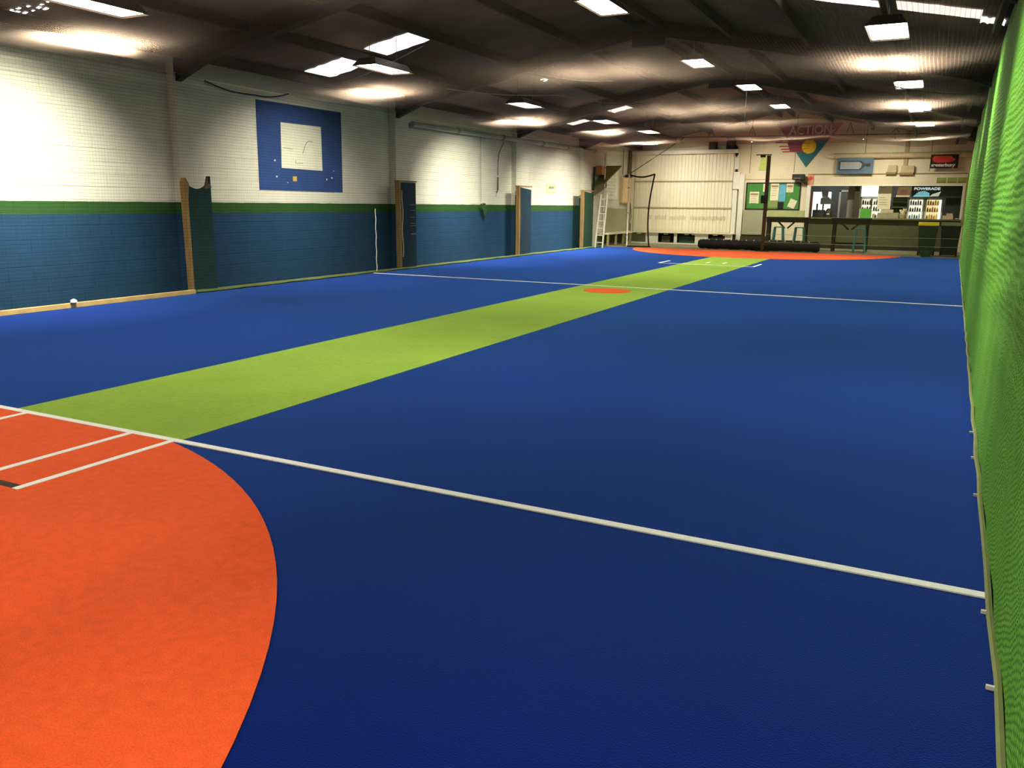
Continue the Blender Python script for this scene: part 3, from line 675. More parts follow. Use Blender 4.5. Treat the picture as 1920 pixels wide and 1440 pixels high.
# speakers over the door
for (x0, x1, z0, z1, l) in [(-8.62, -8.32, 3.9, 4.2, 'small dark speaker on top of the roller door box'), (-7.9, -7.56, 3.9, 4.36, 'larger dark speaker at the right end of the door box')]:
    t = thing('loudspeaker', l, 'speaker', ((x0+x1)/2, 35.3, z0), None)
    B().box(x0, x1, 35.15, 35.42, z0, z1).build('cabinet', mat('speaker_green_black', (32, 36, 24), .7), t, bevel=.01)
    B().box(x0+.03, x1-.03, 35.135, 35.15, z0+.03, z1-.03).build('grille', M_BLACK, t)
tag(B().prism([(-7.55, 35.2, 4.1), (-7.42, 35.2, 3.95), (-7.4, 35.2, 3.7), (-7.48, 35.2, 3.58), (-7.55, 35.2, 3.75)], (0, .08, 0)).build('hanging_bag', M_BLACK), 'black bag hanging beside the larger speaker', 'bag')
t = thing('control_box', 'tall white control box on the column right of the roller door', 'control box', (-7.45, YF-.08, 2.3))
B().box(-7.56, -7.3, YF-.2, YF-.02, 2.3, 3.0).build('body', M_WHITE, t, bevel=.01)
B().box(-7.5, -7.4, YF-.22, YF-.1, 3.0, 3.1).build('cap', M_STEEL, t)
B().cyl((-7.42, YF-.1, 2.3), (-7.42, YF-.1, 1.35), .018).build('conduit', M_GREY, t)
tag(B().box(-7.3, -7.1, YF-.2, YF-.01, 0, 2.9).build('door_jamb', M_WHITE), 'white painted jamb column between roller door and green noticeboard', 'column')

# ------------------------------------------------------------------ noticeboard
t = thing('noticeboard', 'green felt noticeboard in a black frame on the far wall', 'noticeboard', (-5.95, YF-.03, 1.5))
B().box(-7.0, -4.9, YF-.04, YF-.01, 1.5, 2.55).build('felt', mat('green_felt', (72, 132, 62), .9, var=.08), t)
for nm, bx in (('frame_rail', (-7.03, -4.87, 2.53, 2.57)), ('frame_rail', (-7.03, -4.87, 1.48, 1.52)), ('frame_stile', (-7.03, -6.99, 1.48, 2.57)), ('frame_stile', (-4.91, -4.87, 1.48, 2.57))):
    B().box(bx[0], bx[1], YF-.06, YF-.01, bx[2], bx[3]).build(nm, M_STEEL, t)
M_PAPER = mat('paper', (224, 216, 180), .7, var=.05)
NOT = [(-6.87, -6.5, 1.73, 2.2, M_PAPER, 'cream sheet pinned low at the left of the noticeboard', 0),
       (-6.35, -6.15, 2.2, 2.52, M_PAPER, 'cream sheet behind the brown post on the noticeboard', 0),
       (-6.05, -5.72, 1.85, 2.52, M_PAPER, 'tall printed poster in the middle of the noticeboard', 0),
       (-5.7, -5.45, 1.82, 2.48, mat('blue_paper', (92, 168, 190), .6), 'blue sheet on the noticeboard', 0),
       (-5.43, -5.16, 2.18, 2.52, M_PAPER, 'cream sheet at the top right of the noticeboard', 0),
       (-5.3, -5.02, 1.56, 1.9, M_PAPER, 'tilted cream sheet low at the right of the noticeboard', .22),
       (-6.1, -5.74, 1.58, 1.83, mat('olive_paper', (128, 156, 84), .7), 'dull green sheet under the printed poster', 0)]
for x0, x1, z0, z1, mm, l, rot in NOT:
    pts = [(x0+rot*.0, z0), (x1, z0), (x1, z1), (x0, z1)]; cx, cz = (x0+x1)/2, (z0+z1)/2
    pts = [(cx+(x-cx)*math.cos(rot*1.6)+(z-cz)*math.sin(rot*1.6), cz-(x-cx)*math.sin(rot*1.6)+(z-cz)*math.cos(rot*1.6)) for x, z in pts]
    p = thing('pinned_notice', l, 'notice', (cx, YF-.045, z0), 'papers on the noticeboard')
    B().prism([(x, YF-.041, z) for x, z in pts], (0, -.006, 0)).build('sheet', mm, p)
    if 'printed' in l or 'low at the left' in l or 'top right' in l:
        b = B(); b.box(x0+.03, x1-.03, YF-.049, YF-.0475, z1-.14, z1-.06)
        for k in range(4): b.box(x0+.05, x1-.06-.03*(k % 2), YF-.049, YF-.0475, z1-.2-k*.09, z1-.185-k*.09)
        b.build('print', mat('print_brown', (150, 132, 90), .7), p)
tag(B().box(-5.72, -5.5, YF-.09, YF-.04, 1.53, 1.8).build('wall_telephone', M_BLACK), 'small black box under the blue sheet on the noticeboard', 'box')
tag(B().box(-7.05, -6.2, 35.2, YF-.02, .47, 1.46).build('wall_panel', M_GREYP), 'tall grey board leaning below the left half of the noticeboard', 'panel')
tag(B().box(-6.1, -4.6, YF-.05, YF-.01, 1.2, 1.46).build('wall_panel', mat('pale_green_board', (172, 178, 120), .7)), 'pale green strip board below the right half of the noticeboard', 'panel')
tag(B().box(-7.1, -5.9, 35.22, YF-.02, 0, .40).build('low_bench', mat('bench_brown', (64, 58, 28), .8)), 'dark low bench under the grey board', 'bench')
t = thing('pinned_flag', 'lime green sheet pinned high on the far wall left of the triangular sign', 'notice', (-6.4, YF-.02, 3.06))
B().prism([(-6.6, YF-.02, 3.06), (-6.3, YF-.02, 3.06), (-6.22, YF-.02, 3.6), (-6.5, YF-.02, 3.62)], (0, -.01, 0)).build('sheet', mat('lime_paper', (196, 206, 110), .7), t)

# ------------------------------------------------------------------ triangular sign
t = thing('triangular_sign', 'maroon and teal triangular sign with white lettering and yellow ball, far wall', 'sign', (-4.75, YF-.02, 3.17))
ys = YF-.03
M_MAR = mat('maroon', (164, 44, 40), .6, var=.05); M_TEALS = mat('sign_teal', (20, 104, 112), .6, var=.05)
def tri(z):  # half-width at height z between tip 3.15 and top 4.83
    return (-5.98+(4.83-z)/(1.66)*1.22, -3.49-(4.83-z)/1.66*1.27)
B().prism([(tri(4.22)[0], ys, 4.22), (tri(4.22)[1], ys, 4.22), (-3.49, ys, 4.83), (-5.98, ys, 4.83)], (0, -.02, 0)).build('maroon_band', M_MAR, t)
B().prism([(-4.76, ys, 3.17), (tri(4.2)[1], ys, 4.2), (tri(4.2)[0], ys, 4.2)], (0, -.02, 0)).build('teal_field', M_TEALS, t)
for z, x0 in ((4.14, -6.0), (3.98, -5.84), (3.87, -5.76), (3.77, -5.7)):
    B().box(x0, -4.75, ys-.026, ys-.021, z-.02, z+.02).build('stripe', M_MAR, t)
B().prism([(-5.4, ys-.022, 3.75), (-4.75, ys-.022, 3.75), (-4.75, ys-.022, 4.16), (-5.55, ys-.022, 4.16)], (0, -.002, 0)).build('trail', mat('trail_purple', (112, 50, 62), .6), t)
B().prism([(-4.69+.27*math.cos(a), ys-.028, 3.95+.27*math.sin(a)) for a in [2*math.pi*k/32 for k in range(32)]], (0, -.006, 0)).build('ball', mat('ball_yellow', (232, 190, 40), .6, var=.03), t)
for z in (4.08, 3.98, 3.88): B().box(-4.95, -4.68, ys-.037, ys-.0345, z-.01, z+.01).build('ball_stripe', mat('ball_orange', (196, 110, 40), .6), t)
text('lettering', 'ACTION', .4, M_WHITE, t, -5.5, ys-.0225, 4.42, width=1.6, height=.34, bold=.004)
B().box(-5.45, -3.75, ys-.024, ys-.021, 4.32, 4.345).build('underline', mat('pale_maroon', (200, 140, 126), .6), t)
for k in range(3): B().prism([(-3.95-.05*k, ys-.0225, 4.5-.09*k), (-3.72-.07*k, ys-.0225, 4.56-.09*k), (-3.75-.07*k, ys-.0225, 4.6-.09*k), (-3.98-.05*k, ys-.0225, 4.53-.09*k)], (0, -.003, 0)).build('flash', M_WHITE, t)
# lattice joist in front of the gable
t = thing('lattice_joist', 'thin dark lattice joist crossing high before the far wall', 'roof truss', (XRG, 35.2, 4.4))
B().bar((-10.3, 35.2, 4.42), (.9, 35.2, 4.30), .012, .015).build('chord', M_STEEL, t)
for x in (-8.55, -6.9, -5.2, -3.2, -1.6):
    for s in (-1, 1): B().bar((x+s*.13, 35.2, 4.39), (x, 35.2, min(roofz(x)-.02, 4.8)), .01, .01).build('web', M_STEEL, t)
tag(B().bar((-9.65, 35.2, 4.42), (-10.7, 31.35, 2.8), .01, .01).build('stay_wire', M_STEEL), 'thin dark stay wire slanting down before the roller door', 'wire')

# ------------------------------------------------------------------ wall over the servery
t = thing('air_duct', 'long cream round duct above the servery', 'duct', (-1.5, YF-.15, 3.45))
B().cyl((-3.7, YF-.16, 3.56), (1.2, YF-.16, 3.56), .11, n=20).build('tube', mat('duct_cream', (196, 178, 138), .6), t, smooth=True)
B().cyl((-3.95, YF-.13, 3.56), (-3.7, YF-.16, 3.56), .06, .1, n=20).build('end_cap', M_CREAM, t, smooth=True)
for x in (-3.6, -.4): B().cyl((x, YF-.16, 3.56), (x+.03, YF-.16, 3.56), .108, n=20).build('strap', M_GREY, t)
tag(B().box(-1.22, -1.08, YF-.06, YF-.01, 3.2, 4.6).build('cable_tray', mat('tray_tan', (176, 158, 116), .7)), 'vertical tan cable tray rising above the servery heaters', 'cable tray')
t = thing('bottle_banner', 'blue banner with a lying grey bottle above the servery', 'banner', (-2.93, YF-.28, 2.9))
yb = YF-.29
B().box(-3.56, -2.25, yb, yb+.02, 2.88, 3.48).build('cloth', mat('banner_blue', (84, 108, 124), .6, var=.25, scale=2), t)
bot = [(-3.5, 3.05), (-3.5, 3.33), (-3.46, 3.37), (-2.72, 3.37), (-2.62, 3.31), (-2.55, 3.25), (-2.38, 3.25), (-2.38, 3.17), (-2.55, 3.17), (-2.64, 3.08), (-2.72, 3.02), (-3.46, 3.02)]
B().prism([(x, yb, z) for x, z in bot], (0, -.008, 0)).build('bottle_outline', mat('bottle_dark', (40, 54, 58), .5), t)
B().prism([(-3.44, yb-.009, 3.06), (-3.44, yb-.009, 3.33), (-2.76, yb-.009, 3.33), (-2.66, yb-.009, 3.26), (-2.68, yb-.009, 3.12), (-2.76, yb-.009, 3.06)][::-1], (0, -.003, 0)).build('bottle_body', mat('bottle_grey', (150, 154, 156), .5), t)
B().box(-2.5, -2.36, yb-.014, yb-.008, 3.155, 3.265).build('bottle_cap', M_BLACK, t)
for x0, x1, z0, z1, l in [(-1.79, -1.42, 2.86, 3.2, 'left of two small tan wall heaters over the servery'), (-1.32, -.82, 2.84, 3.18, 'right and larger of two tan wall heaters over the servery')]:
    t = thing('wall_heater', l, 'heater', ((x0+x1)/2, YF-.1, z0), 'tan heaters over the servery')
    B().prism([(x0+.03, YF-.2, z0+.08), (x1, YF-.2, z0+.08), (x1-.02, YF-.2, z1), (x0+.06, YF-.2, z1)], (0, .18, 0)).build('body', mat('tan_metal', (190, 170, 126), .6), t)
    B().box(x0, x1-.02, YF-.24, YF-.02, z0, z0+.08).build('grille', mat('tan_dark', (140, 116, 72), .7), t)  # grille in a darker tan than the body
t = thing('sponsor_sign', 'black sign with a red shape and white lettering above the bins', 'sign', (.15, YF-.3, 3.05))
yc = YF-.3
B().box(-.3, .62, yc, yc+.02, 3.06, 3.56).build('board', mat('sign_black', (34, 22, 12), .6), t)
rs = [(-.25, 3.42), (-.2, 3.3), (-.05, 3.26), (.3, 3.27), (.45, 3.31), (.53, 3.38), (.42, 3.45), (.38, 3.5), (.1, 3.51), (-.2, 3.51)]
B().prism([(x, yc, z) for x, z in rs], (0, -.006, 0)).build('red_shape', mat('sign_red', (206, 62, 48), .6), t)
text('lettering', 'canterbury', .2, M_WHITE, t, -.26, yc-.004, 3.09, width=.8, height=.15, bold=.012)
fz = tag(B().box(-4.63, 1.0, YF-.08, YF-.01, 2.45, 2.88).build('servery_fascia', M_CREAM), 'cream boarded fascia above the servery opening', 'fascia')
B().box(-4.63, 1.0, YF-.1, YF-.005, 2.86, 2.9).build('top_trim', mat('fascia_trim', (146, 122, 76), .7), fz)
B().box(-4.55, .95, YF-.1, YF-.005, 2.43, 2.48).build('bottom_trim', M_WHITE, fz)
for x0, x1, l in [(-.02, .29, 'left'), (.34, .65, 'middle'), (.69, .97, 'right')]:
    t = thing('olive_card', '%s of three olive cards over the right of the servery' % l, 'card', ((x0+x1)/2, YF-.1, 2.54), 'olive cards over the servery')
    B().box(x0, x1, YF-.1, YF-.081, 2.54, 2.73).build('card', mat('olive_card', (146, 156, 74), .7), t)
    B().box(x0, x1, YF-.105, YF-.1, 2.545, 2.57).build('lower_strip', mat('olive_dark', (104, 112, 52), .7), t)
t = thing('projector', 'black boxy projector on a bracket at the servery corner', 'projector', (-4.94, 35.2, 2.56))
B().box(-5.18, -4.72, 35.0, 35.35, 2.66, 2.88).build('body', M_BLACK, t, bevel=.015)
B().box(-5.12, -4.85, 34.985, 35.0, 2.71, 2.74).build('vent', mat('vent_grey', (110, 110, 96), .6), t)
B().bar((-4.85, 35.3, 2.66), (-4.65, 35.45, 2.5), .04, .04).build('bracket', mat('brk', (84, 76, 50), .7), t)
t = thing('paper_flyer', 'peach flyer with a red blob hanging at the servery corner', 'flyer', (-4.55, YF-.12, 2.4))
B().box(-4.62, -4.42, YF-.13, YF-.11, 2.42, 2.86).build('sheet', mat('peach_paper', (216, 160, 120), .7), t)
B().prism([(-4.51+.08*math.cos(a), YF-.131, 2.73+.08*math.sin(a)) for a in [2*math.pi*k/16 for k in range(16)]], (0, -.006, 0)).build('red_blob', mat('red_ink', (220, 70, 64), .6), t)

# ------------------------------------------------------------------ counter and servery
t = thing('servery_counter', 'long dark olive servery counter in the far wall', 'counter', (-1.8, YF, 0))
B().box(-4.54, .94, YF-.02, YF+.1, -.01, 1.15).build('front_panel', M_OLIVE, t)
B().box(-4.54, .94, YF-.22, YF+.45, 1.15, 1.2).build('worktop', mat('worktop_olive', (104, 102, 70), .5), t, bevel=.008)
B().box(-4.54, .94, YF-.03, YF-.02, 0, .12).build('kick_board', M_DOLIVE, t)
B().box(-4.62, -4.48, YF-.15, YF-.02, 1.2, 2.45).build('side_post', M_WHITE, t)
B().box(.88, .96, YF-.15, YF-.02, 1.2, 2.45).build('side_post', M_WHITE, t)
tag(B().box(-2.86, -2.68, 35.75, 36.4, 1.2, 2.74).build('servery_pier', mat('pier_dark', (60, 56, 34), .7)), 'dark pier dividing the grey servery bay from the lit fridges', 'pier')
tag(B().box(-3.15, -2.9, 36.3, 36.45, 0, 2.74).build('servery_partition', mat('pier_grey', (128, 126, 110), .7)), 'grey partition edge behind the left servery bay', 'partition')
# lit window and door in the back of the servery
wn += 1; struct(B().box(-4.75, -4.0, 38.38, 38.40, 1.2, 2.25), 'window_%d' % wn, emis('daylit_window', (.95, 1, 1), 1.3))
d = tag(B().box(-3.62, -2.9, 38.34, 38.40, 0, 2.25).build('door_1', mat('grey_door', (116, 118, 112), .6, stretch=(20, 1, .5))), kind='structure')
B().box(-3.68, -3.6, 38.30, 38.38, 0, 2.32).build('door_frame', M_WHITE, d); B().box(-3.68, -2.85, 38.30, 38.38, 2.25, 2.33).build('door_frame', M_WHITE, d)
for k, (x, l) in enumerate([(-3.9, 'added batten lamp on the servery ceiling over the coffee corner'), (-.6, 'added batten lamp on the servery ceiling over the lit fridges')]):  # two ceiling lamps added to lift the dark servery interior
    t = thing('added_batten_light', l, 'ceiling light', (x, 37.2, 2.68), 'added batten lamps inside the servery')
    B().box(x-.6, x+.6, 37.12, 37.28, 2.70, 2.75).build('housing', M_WHITE, t)
    B().box(x-.58, x+.58, 37.16, 37.24, 2.66, 2.70).build('tube', emis('added_servery_tube', (1, 1, .97), 26.0), t)
# coffee corner
t = thing('coffee_machine', 'dark espresso machine on the left end of the servery counter', 'coffee machine', (-4.1, 36.2, 1.2))
B().box(-4.42, -3.98, 36.0, 36.5, 1.2, 1.5).build('base', mat('machine_dark', (52, 56, 46), .4), t, bevel=.02)
B().prism([(-4.15, 36.05, 1.72), (-3.6, 36.05, 1.74), (-3.78, 36.05, 1.92), (-3.9, 36.05, 2.02), (-4.15, 36.05, 1.96)], (0, .4, 0)).build('head', mat('machine_grey', (78, 80, 76), .35), t)
B().cyl((-4.0, 36.2, 1.96), (-4.02, 36.2, 2.3), .1, .14, n=16).build('hopper', mat('hopper_grey', (150, 152, 150), .3), t)
for x in (-4.28, -4.05): B().cyl((x, 36.2, 1.5), (x, 36.2, 1.75), .03).build('column', M_BLACK, t)
t = thing('coffee_grinder', 'small round dark grinder beside the espresso machine', 'grinder', (-3.8, 36.1, 1.2))
B().lathe((-3.8, 36.1, 1.2), [(.13, 0), (.15, .1), (.14, .24), (.08, .34), (.05, .36)], 20).build('body', mat('machine_dark', (52, 56, 46)), t, smooth=True)
B().box(-3.86, -3.76, 35.94, 35.96, 1.32, 1.36).build('badge', M_WHITE, t)
tag(B().box(-4.52, -4.44, 35.75, 35.95, 1.2, 2.2).build('menu_stand', mat('red_brown', (120, 70, 48), .7)), 'narrow red brown stand at the left edge of the servery', 'stand')
# drinks fridges
M_FR = mat('fridge_white', (232, 230, 210), .4)
M_FIN = emis('fridge_light', (1, .97, .78), 1.1)
M_FIN2 = emis('fridge_light_yellow', (1, .85, .42), .9)
M_HEAD = emis('lit_header', (1, 1, .84), 2.2)
COLS = [mat('can_blue', (60, 110, 190), .4), mat('can_orange', (220, 130, 40), .4), mat('can_green', (70, 130, 60), .4), mat('can_brown', (90, 60, 30), .4), mat('can_yellow', (220, 196, 60), .4), mat('can_pale', (190, 210, 220), .4)]
def fridge(x0, x1, ztop, label, inner, doors=1, glow=False, pal=(0, 1, 2)):
    y = 36.9
    t = thing('drinks_fridge', label, 'fridge', ((x0+x1)/2, y+.3, 0), 'lit drinks fridges behind the counter')
    c = B(); c.box(x0, x0+.05, y, y+.6, 0, ztop); c.box(x1-.05, x1, y, y+.6, 0, ztop); c.box(x0, x1, y, y+.6, ztop-.06, ztop); c.box(x0, x1, y+.55, y+.6, 0, ztop); c.box(x0, x1, y, y+.6, 0, .15)
    c.build('cabinet', M_FR, t)
    B().box(x0+.06, x1-.06, y+.52, y+.545, .2, ztop-.07).build('light_panel', inner, t)
    if glow: B().box(x1-.13, x1-.06, y+.02, y+.05, .3, ztop-.08).build('light_tube', M_HEAD, t)
    if doors == 2: B().box((x0+x1)/2-.03, (x0+x1)/2+.03, y-.02, y+.02, .15, ztop-.06).build('door_mullion', mat('mullion', (130, 128, 90), .5), t)
    k = 0
    for z in (1.2, 1.48, 1.74):
        if z > ztop-.2: continue
        B().box(x0+.06, x1-.06, y+.06, y+.5, z-.02, z).build('shelf', M_WHITE, t)
        xx = x0+.11
        while xx < x1-.12:
            h = .14+.05*((k*5) % 3)/2
            if not (doors == 2 and abs(xx-(x0+x1)/2) < .06):
                bt = tag(B().lathe((xx, y+.2, z), [(.03, 0), (.032, .01), (.032, h*.65), (.014, h*.85), (.014, h)], 10).build('drink_bottle', COLS[pal[k % len(pal)]], smooth=True),
                     '%s bottle, number %d on the %s shelf of the %s' % (('blue', 'orange', 'green', 'brown', 'yellow', 'pale')[pal[k % len(pal)]], int((xx-x0-.11)/.085)+1, {1.2: 'lowest', 1.48: 'middle', 1.74: 'top'}[z], label.split(',')[0]), 'bottle', 'bottles in the drinks fridges')
            k += 1; xx += .085
    return t
fridge(-2.72, -1.85, 2.02, 'wide double fridge, behind the green box', M_FIN, 2, pal=(3, 2, 3, 5))
fridge(-.95, -.36, 2.0, 'left lit fridge, in the middle of the servery', M_FIN, pal=(0, 5, 2))
fridge(-.33, .30, 2.0, 'yellow lit fridge, next to the dark panel', M_FIN2, glow=True, pal=(1, 4, 1))
tag(B().box(-2.7, -1.75, 36.85, 36.95, 2.04, 2.5).build('lit_header_sign', M_HEAD), 'bright white lit panel above the wide fridge', 'lit sign')
t = thing('menu_sheet', 'tall cream menu sheet hanging left of the pink poster', 'menu', (-1.78, 35.9, 1.55))
B().box(-2.02, -1.54, 35.9, 35.91, 1.55, 2.44).build('sheet', M_PAPER, t)
b = B()
for z in (2.36, 1.98, 1.9, 1.8, 1.72): b.box(-1.95, -1.75+.1*(z < 1.95), 35.895, 35.9, z, z+.02)
b.build('print', mat('print_brown', (150, 132, 90)), t)
t = thing('pink_poster', 'pink and cream poster at the top of the servery', 'poster', (-1.1, 36.0, 2.03))
B().prism([(-1.38, 36.0, 2.03), (-.9, 36.0, 2.03), (-.84, 36.0, 2.4), (-1.32, 36.0, 2.4)], (0, .02, 0)).build('sheet', mat('peach_cream', (238, 212, 176), .6), t)
for x in (-1.28, -.9): B().cyl((x, 36.01, 2.4), (x, 36.01, 2.75), .006).build('hanger', M_GREY, t)
B().box(-1.26, -.96, 35.992, 35.999, 2.1, 2.3).build('pink_field', mat('pink_ink', (238, 180, 160), .6), t)
t = thing('drink_sign', 'dark sign with pale blue splash and white lettering over the fridges', 'sign', (-.34, 36.0, 2.02))
B().box(-.84, .92, 36.03, 36.06, 2.0, 2.44).build('board', mat('sign_dark_green', (46, 58, 50), .6), t)
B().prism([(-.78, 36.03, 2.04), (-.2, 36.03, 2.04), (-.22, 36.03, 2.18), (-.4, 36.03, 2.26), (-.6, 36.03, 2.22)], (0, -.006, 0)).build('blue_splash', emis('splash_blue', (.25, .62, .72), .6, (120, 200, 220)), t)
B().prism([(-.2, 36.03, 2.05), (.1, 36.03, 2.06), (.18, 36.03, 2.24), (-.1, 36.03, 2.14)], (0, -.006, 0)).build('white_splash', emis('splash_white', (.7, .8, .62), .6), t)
for x in (-.7, .75): B().cyl((x, 36.045, 2.44), (x, 36.045, 2.75), .008).build('hanger', M_GREY, t)
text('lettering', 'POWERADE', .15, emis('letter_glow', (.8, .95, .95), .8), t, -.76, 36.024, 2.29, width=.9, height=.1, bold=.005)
tag(B().box(.38, 1.15, 36.5, 36.56, -.012, 2.44).build('charcoal_panel', mat('charcoal_wall', (58, 62, 56))), 'tall charcoal panel at the right end of the servery', 'panel')
t = thing('bar_shelf', 'dark green shelf unit between menu sheet and left lit fridge', 'shelf', (-1.25, 36.7, 1.2))
B().box(-1.5, -.98, 36.95, 37.0, -.012, 2.02).build('back', mat('shelf_green', (70, 84, 44), .7), t)
for z in (1.62, 1.82): B().box(-1.5, -.98, 36.65, 36.95, z, z+.03).build('shelf', mat('shelf_edge', (128, 134, 78), .7), t)
# things on the counter
tag(B().box(-2.58, -2.2, 35.62, 35.85, 1.2, 1.56).build('green_box', mat('bright_green_box', (82, 160, 50), .6), bevel=.01), 'bright green box standing on the servery counter', 'box')
t = thing('till', 'grey cash till on the middle of the servery counter', 'till', (-1.55, 35.75, 1.2))
B().box(-1.95, -1.2, 35.6, 35.95, 1.2, 1.42).build('drawer', mat('till_grey', (150, 144, 106), .6), t, bevel=.01)
B().prism([(-1.85, 35.62, 1.42), (-1.4, 35.62, 1.42), (-1.4, 35.72, 1.54), (-1.85, 35.72, 1.54)], (0, .06, 0)).build('screen', mat('till_screen', (170, 160, 118), .5), t)
t = thing('sweet_jar', 'glass jar of wrapped sweets on the counter beside the till', 'jar', (-1.03, 35.7, 1.2))
B().lathe((-1.06, 35.7, 1.2), [(.1, 0), (.13, .05), (.13, .17), (.09, .2)], 18).build('jar', mat('jar_glass', (170, 160, 110), .2), t, smooth=True)
b = B()
for k in range(14): a = k*2.4; b.cyl((-1.06+.05*math.cos(a), 35.7+.05*math.sin(a), 1.38), (-1.06+.12*math.cos(a), 35.7+.1*math.sin(a), 1.5+.04*(k % 3)), .012, .02, n=6)
b.build('sweets', mat('sweets_cream', (236, 226, 176), .5), t)
t = thing('receipt_box', 'cream cardboard box on the right of the servery counter', 'box', (.5, 35.75, 1.2))
B().box(.32, .68, 35.62, 35.9, 1.2, 1.34).build('tray', mat('card_cream', (206, 186, 146), .7), t)
B().box(.44, .66, 35.68, 35.9, 1.34, 1.42).build('lid', mat('card_cream', (206, 186, 146)), t)
tag(B().lathe((.82, 35.7, 1.2), [(.03, 0), (.07, .02), (.08, .05)], 16).build('saucer', M_WHITE, smooth=True), 'small white saucer at the right end of the counter', 'saucer')
tag(B().lathe((-2.1, 35.7, 1.2), [(.04, 0), (.05, .1), (.05, .16), (.02, .18)], 14).build('counter_tin', mat('tin_tan', (190, 176, 126), .5), smooth=True), 'tan tin between the green box and the till', 'tin')

# ------------------------------------------------------------------ bar leaners, stools, bins
def leaner(x0, x1, y0, y1, h, label):
    t = thing('bar_table', label, 'table', ((x0+x1)/2, (y0+y1)/2, 0), 'dark high bar tables')
    B().box(x0-.04, x1+.04, y0-.04, y1+.04, h-.06, h).build('table_top', M_DOLIVE, t, bevel=.008)
    for x in (x0+.06, x1-.06):
        for y in (y0+.05, y1-.05): B().box(x-.045, x+.045, y-.045, y+.045, 0, h-.06).build('leg', M_DOLIVE, t)
    B().box(x0, x1, y0, y0+.04, h-.2, h-.06).build('apron', M_DOLIVE, t)
    xm = (x0+x1)/2
    for s in (-1, 1): B().bar((xm+s*.05, y0+.02, h-.42), (xm+s*.3, y0+.02, h-.18), .03, .03).build('brace', M_DOLIVE, t)
    B().box(x0+.06, x1-.06, y1-.08, y1-.04, .25, .32).build('foot_rail', M_DOLIVE, t)
    return t
leaner(-5.75, -4.25, 33.3, 33.9, 1.22, 'dark high bar table behind the black roll, under the noticeboard')
leaner(-3.3, -2.05, 32.9, 33.5, 1.22, 'dark high bar table in front of the counter, behind the teal stool')
def make_stool():
    t = thing('bar_stool', 's', 'stool', (0, 0, 0), 'teal metal bar stools')
    B().prism([(-.16, -.16, .84), (.16, -.16, .84), (.16, .16, .84), (-.16, .16, .84)], (0, 0, .035)).build('seat', M_TEAL, t, bevel=.012)
    for sx in (-1, 1):
        for sy in (-1, 1):
            B().prism([(sx*.12, sy*.12, .84), (sx*.17, sy*.12, .84), (sx*.17, sy*.17, .84), (sx*.12, sy*.17, .84)], (sx*.06, sy*.06, -.84)).build('leg', M_TEAL, t)
    for s in (-1, 1):
        B().bar((s*.185, -.19, .3), (s*.185, .19, .3), .008, .014).build('foot_rail', M_TEAL, t)
        B().bar((-.19, s*.185, .3), (.19, s*.185, .3), .014, .008).build('foot_rail', M_TEAL, t)
    return t
st = make_stool()
for i, (x, y, l) in enumerate([(-2.28, 32.55, 'teal metal bar stool standing clear of the roll, before the counter'), (-5.22, 33.05, 'teal bar stool at the left under the table below the noticeboard'), (-4.45, 33.0, 'teal bar stool at the right of the table below the noticeboard')]):
    o = st if i == 0 else dup(st)
    o.location = (x, y, -.012); o['label'] = l
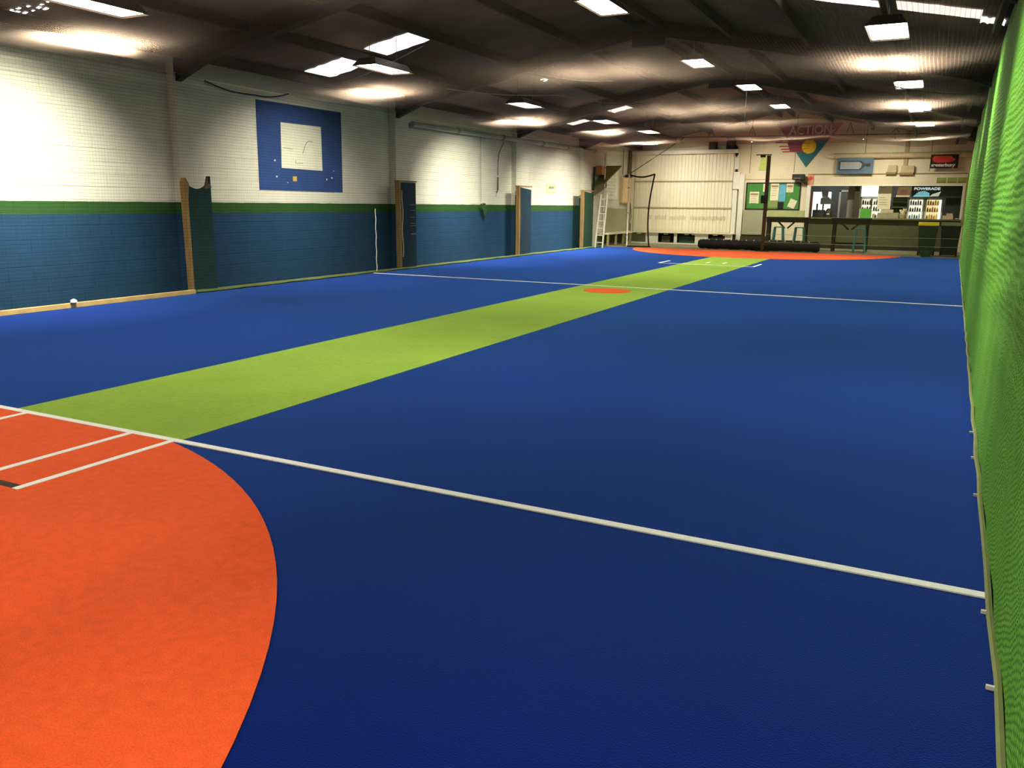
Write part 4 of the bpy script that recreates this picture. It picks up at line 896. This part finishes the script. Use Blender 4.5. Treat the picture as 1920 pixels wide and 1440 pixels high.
def bin_(x, y, body, lid, label):
    t = thing('wheelie_bin', label, 'bin', (x, y, -.012), 'wheelie bins by the green net')
    b = B(); a = .24; c = .3
    b.add([(x-a, y-.26, .04), (x+a, y-.26, .04), (x+a, y+.22, .04), (x-a, y+.22, .04), (x-c, y-.33, 1.02), (x+c, y-.33, 1.02), (x+c, y+.3, 1.02), (x-c, y+.3, 1.02)],
          [(0,3,2,1),(4,5,6,7),(0,1,5,4),(1,2,6,5),(2,3,7,6),(3,0,4,7)])
    b.build('body', body, t, bevel=.02)
    lidb = B().prism([(x-c-.02, y-.36, 1.02), (x-c-.02, y-.36, 1.07), (x-c-.02, y-.1, 1.14), (x-c-.02, y+.33, 1.14), (x-c-.02, y+.33, 1.02)], (2*c+.04, 0, 0))
    lidb.build('lid', lid, t, bevel=.015)
    B().cyl((x-c+.02, y+.36, 1.0), (x+c-.02, y+.36, 1.0), .018).build('handle', body, t)
    for s in (-1, 1): B().cyl((x+s*.22, y+.26, .09), (x+s*.27, y+.26, .09), .1, n=18).build('wheel', M_BLACK, t)
    return t
bin_(-.1, 32.1, mat('bin_green', (44, 62, 34), .5), mat('bin_yellow', (250, 228, 60), .45), 'dark green wheelie bin with a yellow lid')
bin_(.6, 32.25, mat('bin_dark', (34, 40, 26), .5), mat('bin_olive_lid', (130, 136, 92), .5), 'dark wheelie bin with a dull grey green lid')
tag(B().box(-.25, .05, 31.3, 31.5, -.012, .2).build('dark_sack', mat('sack_green', (44, 70, 48), .8), bevel=.04), 'small dark green sack at the foot of the yellow lidded bin', 'sack')

# ------------------------------------------------------------------ loose cables under the roof
def cable(pts, r, label, m, name='ceiling_cable'):
    P = []
    for (a, b_) in zip(pts[:-1], pts[1:]):
        a, b_ = Vector(a), Vector(b_)
        for k in range(10): P.append(a.lerp(b_, k/10)-Vector((0, 0, .05*math.sin(math.pi*k/10))))
    P.append(Vector(pts[-1]))
    return tag(B().tube(P, r, 6).build(name, m), label, 'cable', 'loose cables and ropes under the roof')
M_ROPE = mat('pale_rope', (130, 120, 100), .8)
cable([(-8.6, 14.2, 3.75), (-6.7, 15.2, 3.66), (-5.6, 17.2, 3.66)], .005, 'pale rope sagging right from the second white roof sheet', M_ROPE)
cable([(-6.1, 12.6, 3.68), (-5.0, 13.6, 3.62)], .005, 'short pale rope near the top middle of the net', M_ROPE)
cable([(-.9, 16.2, 3.66), (.55, 18.0, 3.66)], .01, 'pale rope running to the green net beside the second right lamp', M_ROPE)
cable([(-11.6, 14.6, 4.0), (-8.8, 13.7, 4.45)], .012, 'dark cable crossing the white roof sheets', M_BLACK)
tag(B().cyl((-4.15, 20.2, 4.29), (-4.15, 20.2, 3.6), .006, n=6).build('thin_string', M_ROPE), 'thin cord hanging straight below a middle row lamp', 'cord')
cable([(XL+.05, 11.4, 3.72), (XL+.05, 12.6, 3.62), (XL+.05, 13.6, 3.75)], .012, 'dark cable looping on the wall left of the blue square', M_BLACK)
